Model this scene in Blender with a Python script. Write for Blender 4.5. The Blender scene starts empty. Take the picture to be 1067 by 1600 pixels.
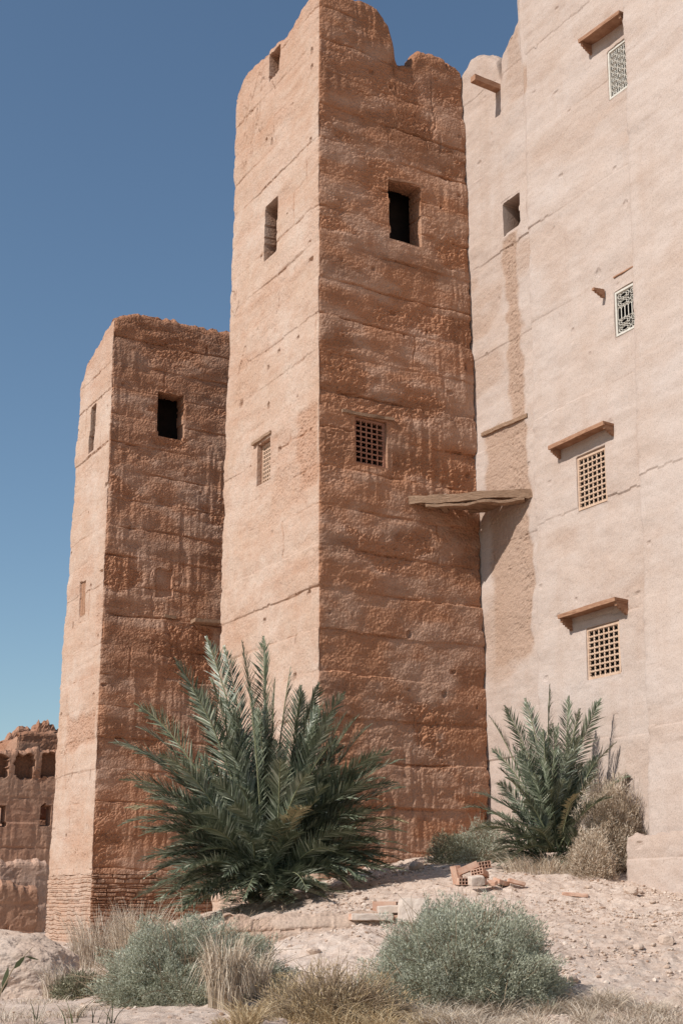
import bpy, math, random
import numpy as np
R = math.radians
SC = bpy.context.scene
COL = SC.collection

# ------------------------------------------------------------ camera, sky, sun, exposure
EYE = 1.6
PITCH = math.atan(620/2050)
cam = bpy.data.objects.new('camera', bpy.data.cameras.new('camera'))
COL.objects.link(cam)
cam.location = (0, 0, EYE)
cam.rotation_euler = (math.pi/2 + PITCH, 0, 0)
cam.data.sensor_fit = 'VERTICAL'; cam.data.sensor_height = 24.0
cam.data.lens = 2050/1600*24
cam.data.clip_start = .1; cam.data.clip_end = 9000
SC.camera = cam

dA = np.array([-.5135, .8581, 0.]); dB = np.array([.8581, .5135, 0.])   # the two wall directions
C0 = np.array([-.43, 26., 0.])                                          # foot of the main tower's corner
SUN_EL, SUN_OFF = 41.0, 5.5                                              # sun runs along dB, slightly into the dark faces
_h = dB*math.cos(R(SUN_OFF)) + dA*math.sin(R(SUN_OFF))
SUN_TRAVEL = np.array([_h[0]*math.cos(R(SUN_EL)), _h[1]*math.cos(R(SUN_EL)), -math.sin(R(SUN_EL))])
to_sun = -SUN_TRAVEL
W = bpy.data.worlds.new("World"); SC.world = W; W.use_nodes = True
nt = W.node_tree; nt.nodes.clear()
sky = nt.nodes.new('ShaderNodeTexSky'); sky.sky_type = 'NISHITA'; sky.sun_disc = False
sky.sun_elevation = R(SUN_EL); sky.sun_rotation = math.atan2(to_sun[0], to_sun[1])
sky.altitude = 1100; sky.air_density = 1.3; sky.dust_density = .8; sky.ozone_density = 2.4
bg = nt.nodes.new('ShaderNodeBackground'); bg.inputs[1].default_value = .108
wo = nt.nodes.new('ShaderNodeOutputWorld')
air = nt.nodes.new('ShaderNodeMix'); air.data_type = 'RGBA'; air.blend_type = 'MULTIPLY'; air.inputs[0].default_value = 1
air.inputs[7].default_value = (.95, 1.0, .98, 1)   # desert air, a little less violet
nt.links.new(sky.outputs[0], air.inputs[6]); nt.links.new(air.outputs[2], bg.inputs[0]); nt.links.new(bg.outputs[0], wo.inputs[0])
sl = bpy.data.lights.new('sun', 'SUN'); sl.energy = 5.0; sl.angle = R(.53); sl.color = (1, .965, .915)
so = bpy.data.objects.new('sun', sl); COL.objects.link(so)
import mathutils
so.rotation_euler = mathutils.Vector(SUN_TRAVEL).to_track_quat('-Z', 'Y').to_euler()
so.location = (-20, -10, 40)
SC.view_settings.view_transform = 'Standard'; SC.view_settings.look = 'None'
SC.view_settings.exposure = 0.0; SC.view_settings.gamma = 1.0
SC.cycles.max_bounces = 6; SC.cycles.diffuse_bounces = 4

# ------------------------------------------------------------ numpy noise
def _hash(ix, iy, iz, seed):
    h = (ix.astype(np.int64)*374761393 + iy.astype(np.int64)*668265263 + iz.astype(np.int64)*1274126177 + seed*974634777) & 0xFFFFFFFF
    h = ((h ^ (h >> 13))*1103515245) & 0xFFFFFFFF
    h = (h ^ (h >> 16)) & 0xFFFFFFFF
    return h.astype(np.float64)/2147483647.5 - 1.0
def vnoise(p, seed=0):
    p = np.asarray(p, float); i = np.floor(p); f = p - i; f = f*f*f*(f*(f*6-15)+10); i = i.astype(np.int64)
    o = 0
    for dx in (0, 1):
        wx = f[:, 0] if dx else 1-f[:, 0]
        for dy in (0, 1):
            wy = f[:, 1] if dy else 1-f[:, 1]
            for dz in (0, 1):
                wz = f[:, 2] if dz else 1-f[:, 2]
                o = o + wx*wy*wz*_hash(i[:, 0]+dx, i[:, 1]+dy, i[:, 2]+dz, seed)
    return o
def fbm(p, octv=4, seed=0, gain=.5):
    a, s, o = 1., 0., 0.
    for k in range(octv):
        o = o + a*vnoise(p*(2.03**k) + 17.3*k, seed+k); s += a; a *= gain
    return o/s
def sst(x, a, b):
    t = np.clip((x-a)/(b-a), 0, 1); return t*t*(3-2*t)

# ------------------------------------------------------------ mesh and object helpers
def np_mesh(name, verts, faces, attrs=None, smooth=False):
    me = bpy.data.meshes.new(name)
    verts = np.asarray(verts, np.float32)
    fl = faces if isinstance(faces, (list, tuple)) else [faces]
    fl = [np.asarray(f, np.int32) for f in fl if len(f)]
    loops = np.concatenate([f.ravel() for f in fl])
    tot = np.concatenate([np.full(len(f), f.shape[1], np.int32) for f in fl])
    start = np.concatenate([[0], np.cumsum(tot)[:-1]]).astype(np.int32)
    me.vertices.add(len(verts)); me.vertices.foreach_set('co', verts.ravel())
    me.loops.add(len(loops)); me.loops.foreach_set('vertex_index', loops)
    me.polygons.add(len(tot)); me.polygons.foreach_set('loop_start', start); me.polygons.foreach_set('loop_total', tot)
    me.polygons.foreach_set('use_smooth', np.full(len(tot), smooth))
    for k, v in (attrs or {}).items():
        a = me.attributes.new(k, 'FLOAT', 'POINT'); a.data.foreach_set('value', np.asarray(v, np.float32))
    me.update(calc_edges=True); me.validate()
    return me
def link(name, me, mat, parent=None, loc=None):
    """one mesh object; verts given in world space are moved to the parent's (or own) origin"""
    o = bpy.data.objects.new(name, me); COL.objects.link(o)
    if mat:
        for m in (mat if isinstance(mat, (list, tuple)) else [mat]): me.materials.append(m)
    if parent is not None:
        off = mathutils.Vector((0, 0, 0)); q = parent
        while q: off += q.location; q = q.parent
        me.transform(mathutils.Matrix.Translation(-off)); o.parent = parent
    elif loc is not None:
        me.transform(mathutils.Matrix.Translation(-mathutils.Vector(loc))); o.location = loc
    return o
def tag(o, label, cat, group=None, kind=None):
    if label: o['label'] = label
    if cat: o['category'] = cat
    if group: o['group'] = group
    if kind: o['kind'] = kind
    return o
def thing(name, label, cat, loc=(0, 0, 0), group=None):
    o = bpy.data.objects.new(name, None); COL.objects.link(o); o.location = tuple(float(c) for c in loc)
    o.empty_display_size = .3
    return tag(o, label, cat, group)

class MB:
    def __init__(s): s.v = []; s.q = []; s.t = []; s.n = 0
    def add(s, v, q=None, t=None):
        v = np.asarray(v, float)
        if q is not None and len(q): s.q.append(np.asarray(q)+s.n)
        if t is not None and len(t): s.t.append(np.asarray(t)+s.n)
        s.v.append(v); s.n += len(v)
    def box(s, c, ax, h, jit=0, rng=None):
        """box with centre c, axes rows ax, half sizes h"""
        c = np.asarray(c, float); ax = np.asarray(ax, float)
        k = np.array([[i, j, l] for i in (-1, 1) for j in (-1, 1) for l in (-1, 1)], float)
        v = c + (k*np.asarray(h))@ax
        if jit: v = v + (rng.random(v.shape)-.5)*jit
        s.add(v, [[0, 1, 3, 2], [4, 6, 7, 5], [0, 4, 5, 1], [2, 3, 7, 6], [0, 2, 6, 4], [1, 5, 7, 3]])
    def tube(s, pts, rad, n=6):
        pts = np.asarray(pts, float); rad = np.broadcast_to(rad, (len(pts),))
        tg = np.gradient(pts, axis=0); tg /= np.linalg.norm(tg, axis=1)[:, None]+1e-9
        ref = np.array([0, 0, 1.]) if abs(tg[0][2]) < .9 else np.array([1., 0, 0])
        a = np.cross(tg, ref); a /= np.linalg.norm(a, axis=1)[:, None]; b = np.cross(tg, a)
        th = np.arange(n)/n*2*math.pi
        v = pts[:, None]+rad[:, None, None]*(a[:, None]*np.cos(th)[None, :, None]+b[:, None]*np.sin(th)[None, :, None])
        v = v.reshape(-1, 3); q = []
        for i in range(len(pts)-1):
            for j in range(n): q.append([i*n+j, i*n+(j+1) % n, (i+1)*n+(j+1) % n, (i+1)*n+j])
        m = len(v); v = np.vstack([v, pts[0], pts[-1]]); t = []
        for j in range(n): t += [[m, (j+1) % n, j], [m+1, (len(pts)-1)*n+j, (len(pts)-1)*n+(j+1) % n]]
        s.add(v, q, t)
    def mesh(s, name, attrs=None, smooth=False):
        f = []
        if s.q: f.append(np.concatenate(s.q))
        if s.t: f.append(np.concatenate(s.t))
        return np_mesh(name, np.concatenate(s.v), f, attrs, smooth)

# ------------------------------------------------------------ photograph pixel <-> place
cp, sp = math.cos(PITCH), math.sin(PITCH)
def proj(P):
    X, Y, Z = P[0], P[1], P[2]-EYE
    d = Y*cp+Z*sp
    return np.array([533.5+2050*X/d, 800-2050*(-Y*sp+Z*cp)/d])
def at(px, py, Y):
    """the point seen at pixel (px,py) that lies Y metres ahead of the camera"""
    a, b = (px-533.5)/2050, (800-py)/2050
    d = Y/(cp-b*sp)
    return np.array([a*d, Y, EYE+d*(sp+b*cp)])

# ------------------------------------------------------------ materials
class NT:
    def __init__(s, name):
        s.m = bpy.data.materials.new(name); s.m.use_nodes = True
        s.t = s.m.node_tree; s.t.nodes.clear()
        s.out = s.n('ShaderNodeOutputMaterial'); s.b = s.n('ShaderNodeBsdfPrincipled')
        s.l(s.b.outputs[0], s.out.inputs[0])
        s.b.inputs['Specular IOR Level'].default_value = .15
        s.co = s.n('ShaderNodeTexCoord').outputs['Object']
    def n(s, k, **kw):
        x = s.t.nodes.new(k)
        for a, b in kw.items(): setattr(x, a, b)
        return x
    def l(s, a, b): s.t.links.new(a, b)
    def mapped(s, scale):
        m = s.n('ShaderNodeMapping'); s.l(s.co, m.inputs[0]); m.inputs['Scale'].default_value = scale; return m.outputs[0]
    def noise(s, scale, det=6, rough=.6, vec=None, dist=0):
        x = s.n('ShaderNodeTexNoise'); x.inputs['Scale'].default_value = scale; x.inputs['Detail'].default_value = det
        x.inputs['Roughness'].default_value = rough; x.inputs['Distortion'].default_value = dist
        s.l(vec or s.co, x.inputs['Vector']); return x.outputs['Fac']
    def ramp(s, fac, stops):
        r = s.n('ShaderNodeValToRGB'); e = r.color_ramp.elements
        while len(e) < len(stops): e.new(.5)
        for i, (p, c) in enumerate(stops):
            e[i].position = p; e[i].color = (c[0], c[1], c[2], 1) if not isinstance(c, (int, float)) else (c, c, c, 1)
        s.l(fac, r.inputs[0]); return r.outputs[0]
    def mix(s, fac, a, b, mode='MIX'):
        x = s.n('ShaderNodeMix', data_type='RGBA', blend_type=mode)
        for v, i in ((fac, 0), (a, 6), (b, 7)):
            if isinstance(v, (int, float)): x.inputs[i].default_value = v
            elif isinstance(v, tuple): x.inputs[i].default_value = (*v, 1)
            else: s.l(v, x.inputs[i])
        return x.outputs[2]
    def math(s, op, a, b=0., clamp=False):
        x = s.n('ShaderNodeMath', operation=op, use_clamp=clamp)
        for v, i in ((a, 0), (b, 1)):
            if isinstance(v, (int, float)): x.inputs[i].default_value = v
            else: s.l(v, x.inputs[i])
        return x.outputs[0]
    def attr(s, name):
        x = s.n('ShaderNodeAttribute', attribute_name=name); return x.outputs['Fac']
    def bump(s, h, strength=.5, dist=.02, normal=None):
        b = s.n('ShaderNodeBump'); b.inputs['Strength'].default_value = strength; b.inputs['Distance'].default_value = dist
        s.l(h, b.inputs['Height'])
        if normal: s.l(normal, b.inputs['Normal'])
        return b.outputs[0]
    def fin(s, col, rough=.9, normal=None):
        if isinstance(col, tuple): s.b.inputs['Base Color'].default_value = (*col, 1)
        else: s.l(col, s.b.inputs['Base Color'])
        s.b.inputs['Roughness'].default_value = rough
        if normal: s.l(normal, s.b.inputs['Normal'])
        return s.m

def earth_mat(name, base, pale, worn, bump=.6, fine=28, hz=None, streak=0.):
    k = NT(name)
    big = k.noise(.45, 5, .6); med = k.noise(3.0, 8, .7); fin = k.noise(fine, 6, .75)
    c = k.mix(k.ramp(big, [(.35, 0), (.68, 1)]), base, pale)
    band = k.noise(1.0, 5, .6, k.mapped((.35, .35, 2.2)))
    c = k.mix(k.math('MULTIPLY', k.ramp(band, [(.48, 0), (.72, 1)]), .25), c, worn)
    c = k.mix(k.math('MULTIPLY', k.attr('wear_shade'), .8), c, worn)  # real wear, plus shade painted on the dark faces and in openings
    c = k.mix(k.math('MULTIPLY', k.attr('tint'), 1.0), c, (.34, .25, .19))
    c = k.mix(k.math('MULTIPLY', k.attr('grime_shade'), .85), c, (.17, .085, .05))  # weathered bands, plus shade painted into the window recesses
    if hz:
        xyz = k.n('ShaderNodeSeparateXYZ'); k.l(k.co, xyz.inputs[0])
        t = k.math('MULTIPLY', k.math('SUBTRACT', xyz.outputs[2], hz[0]), 1/(hz[1]-hz[0]), True)
        t = k.math('MULTIPLY', t, k.ramp(k.noise(1.2, 7, .7), [(.35, .25), (.6, 1)]))
        c = k.mix(k.math('MULTIPLY', t, hz[2]), c, worn)
    c = k.mix(k.ramp(med, [(.3, .0), (.75, .35 if not streak else .2)]), c, worn)
    if streak: c = k.mix(k.math('MULTIPLY', k.ramp(k.noise(1.6, 6, .65, k.mapped((1, 1, .1))), [(.48, 0), (.72, 1)]), streak*2.2), c, worn)
    sp_ = k.ramp(fin, [(.33, .62), (.5, 1.0), (.72, 1.12)])
    c = k.mix(.8, c, sp_, 'MULTIPLY')
    vo = k.n('ShaderNodeTexVoronoi'); vo.inputs['Scale'].default_value = fine*.55; k.l(k.co, vo.inputs['Vector'])
    peb = k.math('MULTIPLY', k.math('SUBTRACT', .55, vo.outputs['Distance']), k.math('ADD', k.math('MULTIPLY', k.attr('wear_shade'), .9), .25))
    h = k.math('ADD', k.math('ADD', k.math('MULTIPLY', med, .6), k.math('MULTIPLY', fin, .6)), peb)
    return k.fin(c, .95, k.bump(h, bump, .035))

M = {}
M['tower'] = earth_mat('rammed earth', (.485, .34, .252), (.54, .42, .34), (.36, .148, .066), hz=(18, 22, .3), bump=.75)
M['tower2'] = earth_mat('rammed earth far tower', (.485, .34, .252), (.54, .42, .34), (.36, .152, .072), hz=(16, 20, .3), bump=.75)
M['plaster'] = earth_mat('pale earth plaster', (.475, .375, .315), (.49, .405, .355), (.36, .235, .165), bump=.25, streak=.12, fine=45)
M['ruin'] = earth_mat('ruined earth', (.40, .22, .145), (.46, .29, .20), (.30, .14, .08), bump=.8, fine=14)
M['mud2'] = earth_mat('garden wall earth', (.52, .34, .25), (.58, .42, .33), (.42, .24, .16), bump=.6, fine=20)
M['mud'] = earth_mat('terrace earth', (.52, .39, .30), (.58, .47, .39), (.42, .28, .20), bump=.5, fine=30)
def simple(name, c1, c2, scale, rough=.8, bump=.3, stretch=None, d=.01):
    k = NT(name); v = k.mapped(stretch) if stretch else k.co
    n = k.noise(scale, 7, .7, v)
    return k.fin(k.mix(k.ramp(n, [(.3, 0), (.7, 1)]), c1, c2), rough, k.bump(n, bump, d))
M['wood'] = simple('weathered wood', (.22, .105, .06), (.42, .24, .15), 5, .8, .6, (1, 1, 6), .02)
M['old_wood'] = simple('grey beam wood', (.20, .11, .065), (.50, .33, .22), 5, .85, 1.0, (1.2, 1.2, 16), .05)
M['lattice'] = simple('turned wood', (.42, .27, .18), (.58, .42, .31), 12, .7, .2)
M['lattice_dark'] = simple('brown turned wood', (.24, .11, .07), (.36, .18, .12), 12, .7, .2)
M['metal'] = simple('painted iron', (.46, .43, .37), (.62, .57, .50), 20, .6, .1)
M['brick'] = simple('hollow clay brick', (.44, .22, .14), (.58, .40, .30), 6, .85, .4)
M['slab'] = simple('dusty concrete', (.48, .38, .31), (.60, .50, .42), 9, .9, .5)
M['stone'] = simple('pale stone', (.40, .29, .22), (.60, .47, .38), 7, .9, .6)
M['dark_panel'] = simple('added dark panel', (.02, .015, .012), (.035, .025, .02), 4, .9, .1)  # for the panels added to darken openings
k = NT('ground')
g1 = k.noise(.35, 6, .6); g2 = k.noise(6, 9, .75); g3 = k.noise(38, 6, .8)
c = k.mix(k.ramp(g1, [(.35, 0), (.65, 1)]), (.58, .445, .355), (.66, .535, .445))
c = k.mix(k.ramp(g2, [(.35, .65), (.6, 0)]), c, (.42, .28, .20))
vor = k.n('ShaderNodeTexVoronoi'); vor.inputs['Scale'].default_value = 16; k.l(k.co, vor.inputs['Vector'])
c = k.mix(k.ramp(vor.outputs['Distance'], [(.05, .35), (.3, 0)]), c, (.66, .54, .45))
c = k.mix(.7, c, k.ramp(g3, [(.3, .65), (.6, 1.1)]), 'MULTIPLY')
M['ground'] = k.fin(c, .95, k.bump(k.math('ADD', g2, k.math('MULTIPLY', g3, .4)), .7, .05))
def leaf_mat(name, a, b, c2, rough=.5, spec=.35, trans=.0):
    k = NT(name); t = k.attr('tint')
    c = k.ramp(t, [(0, a), (.55, b), (1, c2)])
    n = k.noise(2.5, 3, .6)
    c = k.mix(.6, c, k.ramp(n, [(.3, .75), (.7, 1.15)]), 'MULTIPLY')
    k.b.inputs['Specular IOR Level'].default_value = spec
    m = k.fin(c, rough)
    if trans:
        tr = k.n('ShaderNodeBsdfTranslucent'); k.l(c, tr.inputs[0]); mx = k.n('ShaderNodeMixShader')
        mx.inputs[0].default_value = trans
        k.l(k.b.outputs[0], mx.inputs[1]); k.l(tr.outputs[0], mx.inputs[2]); k.l(mx.outputs[0], k.out.inputs[0])
    return m
M['palm'] = leaf_mat('palm leaflets', (.07, .085, .048), (.155, .175, .11), (.42, .43, .32), .4, .45, .1)
M['palm_dry'] = leaf_mat('dry palm leaflets', (.26, .22, .12), (.38, .31, .18), (.48, .40, .25), .6, .3, .1)
M['rachis'] = simple('palm stalk', (.18, .19, .10), (.30, .29, .17), 8, .6, .2)
M['fibre'] = simple('palm fibre', (.12, .08, .05), (.26, .18, .11), 20, .95, .8, (3, 3, 20), .03)
M['sage'] = leaf_mat('grey green leaves', (.30, .30, .21), (.47, .475, .36), (.66, .65, .53), .8, .2, .3)
M['olive'] = leaf_mat('dull green leaves', (.15, .14, .08), (.27, .25, .16), (.44, .40, .28), .8, .2, .15)
M['dry'] = leaf_mat('dry twigs', (.42, .32, .22), (.60, .48, .36), (.74, .63, .50), .85, .2, .1)
M['straw'] = leaf_mat('pale straw', (.44, .34, .25), (.58, .47, .36), (.72, .61, .49), .8, .2, .1)
M['rust'] = leaf_mat('rusty dry twigs', (.36, .25, .13), (.54, .40, .23), (.68, .54, .36), .85, .2, .1)
M['twig'] = simple('grey twigs', (.24, .17, .11), (.38, .28, .19), 14, .9, .2)
M['reed'] = leaf_mat('reed leaf', (.045, .05, .02), (.08, .085, .035), (.14, .14, .06), .6, .3)

# ------------------------------------------------------------ terrain
CTRL = [(0, 1500, 28), (0, 1560, 18), (0, 1598, 13), (150, 1600, 12.8), (140, 1482, 35), (60, 1462, 42),
        (300, 1592, 13.2), (450, 1602, 13), (600, 1612, 13), (800, 1615, 13), (1067, 1612, 13),
        (330, 1500, 20), (480, 1534, 16.8), (400, 1540, 16.5),
        (440, 1440, 19.6), (560, 1434, 19.9), (640, 1426, 19.9),
        (430, 1402, 23.3), (520, 1388, 25), (250, 1450, 27), (640, 1345, 26.6), (560, 1362, 26), (760, 1322, 27.6),
        (740, 1385, 21.5), (860, 1352, 24), (950, 1368, 23), (1030, 1388, 22.3),
        (900, 1450, 18.5), (1060, 1450, 18.5), (900, 1522, 15.5), (1060, 1532, 15.5), (760, 1440, 18.3), (700, 1520, 15.6)]
P_ = [at(*q) for q in CTRL]
P_ += [np.array(q, float) for q in [(0, 0, 0), (-12, 0, 0), (12, 0, .3), (0, 7, .1), (-8, 7, .2), (9, 7, .4), (0, -30, 0), (-40, 30, .5), (-40, 60, .6),
                                    (-10, 60, .7), (20, 60, 2), (45, 30, 2), (45, 0, .6), (-45, 0, .3), (-15, 45, .7)]]
P_ = np.array(P_)
def _phi(d): return d
_D = _phi(np.linalg.norm(P_[:, None, :2]-P_[None, :, :2], axis=2))
_Wt = np.linalg.solve(np.block([[_D - np.eye(len(P_))*.15, np.ones((len(P_), 1))], [np.ones((1, len(P_))), np.zeros((1, 1))]]), np.append(P_[:, 2], 0))
def gz0(x, y):
    x = np.atleast_1d(np.asarray(x, float)); y = np.atleast_1d(np.asarray(y, float)); o = np.zeros(len(x))
    for i in range(len(P_)): o += _Wt[i]*_phi(np.hypot(x-P_[i, 0], y-P_[i, 1]))
    o += _Wt[-1]
    r = np.hypot(x, y-20)
    far = sst(r, 45, 90)
    return o*(1-far)+.8*far
def gz(x, y):
    x = np.atleast_1d(np.asarray(x, float)); y = np.atleast_1d(np.asarray(y, float))
    b = gz0(x, y); p = np.stack([x, y, x*0], 1)
    # rough on the rubble slope to the right, quieter in the wadi bed to the left
    ru = .45+.55*sst(x, -3.5, 0)
    return b + ru*(.06*fbm(p*.9, 3, 5) + .045*fbm(p*3.5, 3, 9) + .035*fbm(p*9, 3, 12))
def G(x, y): return float(gz(x, y)[0])
def build_ground():
    def axis(lo, hi, d, far, n):
        core = np.arange(lo, hi, d); t = np.linspace(0, 1, n+1)[1:]
        out = (far)*(np.exp(t*5.0)-1)/(math.exp(5.0)-1)
        return np.concatenate([lo-out[::-1], core, hi+out])
    xs = axis(-8, 9, .05, 1500, 40); ys = axis(11.5, 30, .05, 2500, 44)
    X, Y = np.meshgrid(xs, ys); n, m = X.shape
    Z = gz(X.ravel(), Y.ravel())
    v = np.stack([X.ravel(), Y.ravel(), Z], 1)
    i = np.arange(n*m).reshape(n, m)
    q = np.stack([i[:-1, :-1].ravel(), i[:-1, 1:].ravel(), i[1:, 1:].ravel(), i[1:, :-1].ravel()], 1)
    o = link('ground', np_mesh('ground', v, q), M['ground']); o['kind'] = 'structure'
build_ground()

# ------------------------------------------------------------ rammed-earth shells
def xyz(a, b, z=0.): return C0 + a*dA + b*dB + np.array([0, 0, z])
class Shell:
    """hollow mass wall on a closed footprint; faces are displaced grids, windows are pressed in and cut through"""
    def __init__(s, base, top, zb, zref):
        s.zb, s.zref = zb, zref
        s.B = np.array([xyz(*p)[:2] for p in base]); s.T = np.array([xyz(*p)[:2] for p in top]); s.n = len(base)
        s.L = np.linalg.norm(np.roll(s.B, -1, 0)-s.B, axis=1)
        s.rec = []; s.prof = {}; s.zones = []; s.wf = {}; s.zf = .45
    def pt(s, e, t, z):
        k = (z-s.zb)/(s.zref-s.zb); j = (e+1) % s.n
        p = (s.B[e]*(1-t)+s.B[j]*t)*(1-k)+(s.T[e]*(1-t)+s.T[j]*t)*k
        return np.array([p[0], p[1], z])
    def uv(s, e, px, py):
        """pixel -> (t, z) on edge e"""
        x = np.array([.5, 8.]); tgt = np.array([px, py], float)
        for _ in range(12):
            f = proj(s.pt(e, *x))-tgt; J = np.zeros((2, 2))
            for i, h in enumerate((1e-3, 1e-3)):
                y = x.copy(); y[i] += h; J[:, i] = (proj(s.pt(e, *y))-tgt-f)/h
            x = x-np.linalg.solve(J, f)
        return x
    def frame(s, e, t, z):
        """point, along, outward, up on edge e"""
        p = s.pt(e, t, z); al = s.pt(e, t+.05, z)-p; al /= np.linalg.norm(al)
        up = s.pt(e, t, z+.5)-p; up /= np.linalg.norm(up)
        out = np.cross(al, up); out /= np.linalg.norm(out)
        c = np.append(s.B.mean(0), z)
        if s.flip: out = -out
        return p, al, out, up
    flip = False
    def window(s, e, quad, depth, cut=True, wob=.02):
        """quad: pixel corners (left x, top-left y, right x, top-right y, bottom-left y, bottom-right y)"""
        xl, ytl, xr, ytr, ybl, ybr = quad
        a = s.uv(e, xl, ytl); b = s.uv(e, xr, ytr); c = s.uv(e, xl, ybl); d = s.uv(e, xr, ybr)
        t0, t1 = sorted(((a[0]+c[0])/2, (b[0]+d[0])/2)); z1 = (a[1]+b[1])/2; z0 = (c[1]+d[1])/2
        s.rec.append((e, t0, t1, z0, z1, depth, cut, wob))
        return t0, t1, z0, z1
    def zone(s, e, xa, ya, xb, yb, am=1.):
        """patch of wall where the smooth skin has fallen off (pixel corners)"""
        a = s.uv(e, xa, ya); b = s.uv(e, xb, yb); s.zones.append((e, min(a[0], b[0]), max(a[0], b[0]), min(a[1], b[1]), max(a[1], b[1]), am))
    def build(s, name, mat, parent, sp, zs, dz, T=.45, seed=0, round_=.1, course=.88, amp=1., rough=1., top_r=.12, roof_drop=1.6,
              z0=None, z1=None, Hdef=None, gd=.035, masonry=None, wearband=None, jag=.06, drips=1.):
        z0 = s.zb if z0 is None else z0
        eidx, tt, PB, PT, NB = [], [], [], [], []
        ccw = np.sum(s.B[:, 0]*np.roll(s.B[:, 1], -1)-np.roll(s.B[:, 0], -1)*s.B[:, 1]) > 0
        def nrm(e):
            d = s.B[(e+1) % s.n]-s.B[e]; d = d/np.linalg.norm(d)
            return np.array([d[1], -d[0]]) if ccw else np.array([-d[1], d[0]])
        for e in range(s.n):
            j = (e+1) % s.n; r = min(round_/s.L[e], .3); rj = min(round_/s.L[j], .3)
            m = max(2, int(s.L[e]*(1-2*r)/sp[e])); ts = np.linspace(r, 1-r, m+1)
            for t in ts:
                eidx.append(e); tt.append(t); PB.append(s.B[e]*(1-t)+s.B[j]*t); PT.append(s.T[e]*(1-t)+s.T[j]*t); NB.append(nrm(e))
            j2 = (j+1) % s.n
            for w in (np.arange(1, 5)/5 if max(sp[e], sp[j]) < .2 or True else []):
                for A, Q in ((PB, s.B), (PT, s.T)):
                    a = Q[e]*r+Q[j]*(1-r); c = Q[j]*(1-rj)+Q[j2]*rj
                    A.append(a*(1-w)**2+Q[j]*2*w*(1-w)+c*w*w)
                nn = nrm(e)*(1-w)+nrm(j)*w; NB.append(nn/np.linalg.norm(nn)); eidx.append(e if w < .5 else j); tt.append(1. if w < .5 else 0.)
        eidx = np.array(eidx); tt = np.array(tt); PB = np.array(PB); PT = np.array(PT); NB = np.array(NB); nc = len(tt)
        H = np.zeros(nc)
        for e in range(s.n):
            mk = eidx == e
            pr = s.prof.get(e, Hdef)
            if isinstance(pr, (int, float)): H[mk] = pr
            else:
                pr = sorted(pr); H[mk] = np.interp(tt[mk], [q[0] for q in pr], [q[1] for q in pr])
        if z1 is not None: H[:] = z1
        cp_ = np.column_stack([PB, np.zeros(nc)])
        if z1 is None: H = H + jag*1.3*fbm(cp_*2.2, 3, seed+70) + jag*1.1*fbm(cp_*8, 3, seed+71)
        rows = []   # (z array, inset array)
        zlow = np.arange(z0, min(zs, H.min()), dz); zs_ = zlow[-1]+dz if len(zlow) else z0
        for z in zlow: rows.append((np.full(nc, z), np.zeros(nc)))
        nh = max(2, int((H.max()-zs_)/dz))
        for k in range(nh+1):
            w = k/nh; z = zs_+(H-zs_)*w; rows.append((z, np.zeros(nc)))
        nout = len(rows)
        if z1 is None:
            for k in range(1, 8): rows.append((H.copy(), np.full(nc, T*k/8)))
            for k in range(0, 15):
                zi = H-roof_drop*k/14; rows.append((zi, np.full(nc, T)))
        Z = np.array([r[0] for r in rows]); I = np.array([r[1] for r in rows]); nr = len(rows)
        k = ((Z-s.zb)/(s.zref-s.zb))[..., None]
        XY = PB[None]*(1-k)+PT[None]*k - NB[None]*I[..., None]
        P = np.concatenate([XY, Z[..., None]], 2).reshape(-1, 3)
        E = np.tile(eidx, nr); TT = np.tile(tt, nr); Lc = s.L[E]; U = (np.concatenate([[0], np.cumsum(s.L)])[E]+TT*Lc)
        Zf = P[:, 2]; Hf = np.tile(H, nr); If = I.ravel()
        # --- displacement
        uz = np.stack([U, U*0+seed, Zf], 1)
        wear_shade = sst(fbm(uz*np.array([.5, 1, .9]), 4, seed+1), .12, .42)
        shade_stain = np.zeros(len(P))  # faces turned from the sun are painted redder and darker, over bare earth
        for e, f_ in s.wf.items():
            if f_ < 1: wear_shade = np.where(E == e, wear_shade*f_, wear_shade)
            else: shade_stain = np.where(E == e, (f_-1)*(.55+.45*sst(fbm(P*np.array([1.1, 1.1, 2.2]), 5, seed+61), -.3, .25)), shade_stain)
        for (e, t0, t1, za, zb_, am) in s.zones:
            qn = fbm(P*1.7, 4, seed+60)*.5
            fx = np.minimum(TT-t0, t1-TT)*s.L[e]+qn*.5; fz = np.minimum(Zf-za, zb_-Zf)+qn*.5
            wear_shade = np.maximum(wear_shade, (E == e)*am*sst(np.minimum(fx, fz), -.05, .18))
        cz = Zf + .055*fbm(uz*np.array([.5, 1, .1]), 3, seed+2) + .03*fbm(uz*np.array([3, 1, .2]), 3, seed+22)
        ci = np.floor(cz/course); fr = cz/course-ci; dl = np.minimum(fr, 1-fr)*course
        cm = sst(fbm(np.stack([U*.55, ci*0+3.3, np.round(cz/course)*7.7], 1), 3, seed+3), -.35, .25)
        cm = cm*(.25+.75*sst(vnoise(uz*np.array([2.6, 1, .3]), seed+23), -.4, .2))
        groove = np.exp(-(dl/.022)**2)*cm
        # vertical formwork joints, different in each lift
        vj = U/1.9+_hash(ci.astype(int), ci.astype(int)*0, ci.astype(int)*0, seed)*.5+.05*fbm(P*2.3, 3, seed+24); vf = np.abs(vj-np.round(vj))*1.9
        vgr = np.exp(-(vf/.02)**2)*sst(vnoise(np.stack([ci*3.1, np.round(vj)*5.7, ci*0+.5], 1), seed+8), .3, .5)*sst(vnoise(uz*np.array([1, 1, 2.2]), seed+25), -.5, .1)
        lip = np.where(fr < .5, 1., 0.)*np.exp(-(fr*course/.10)**2)*.5
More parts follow.
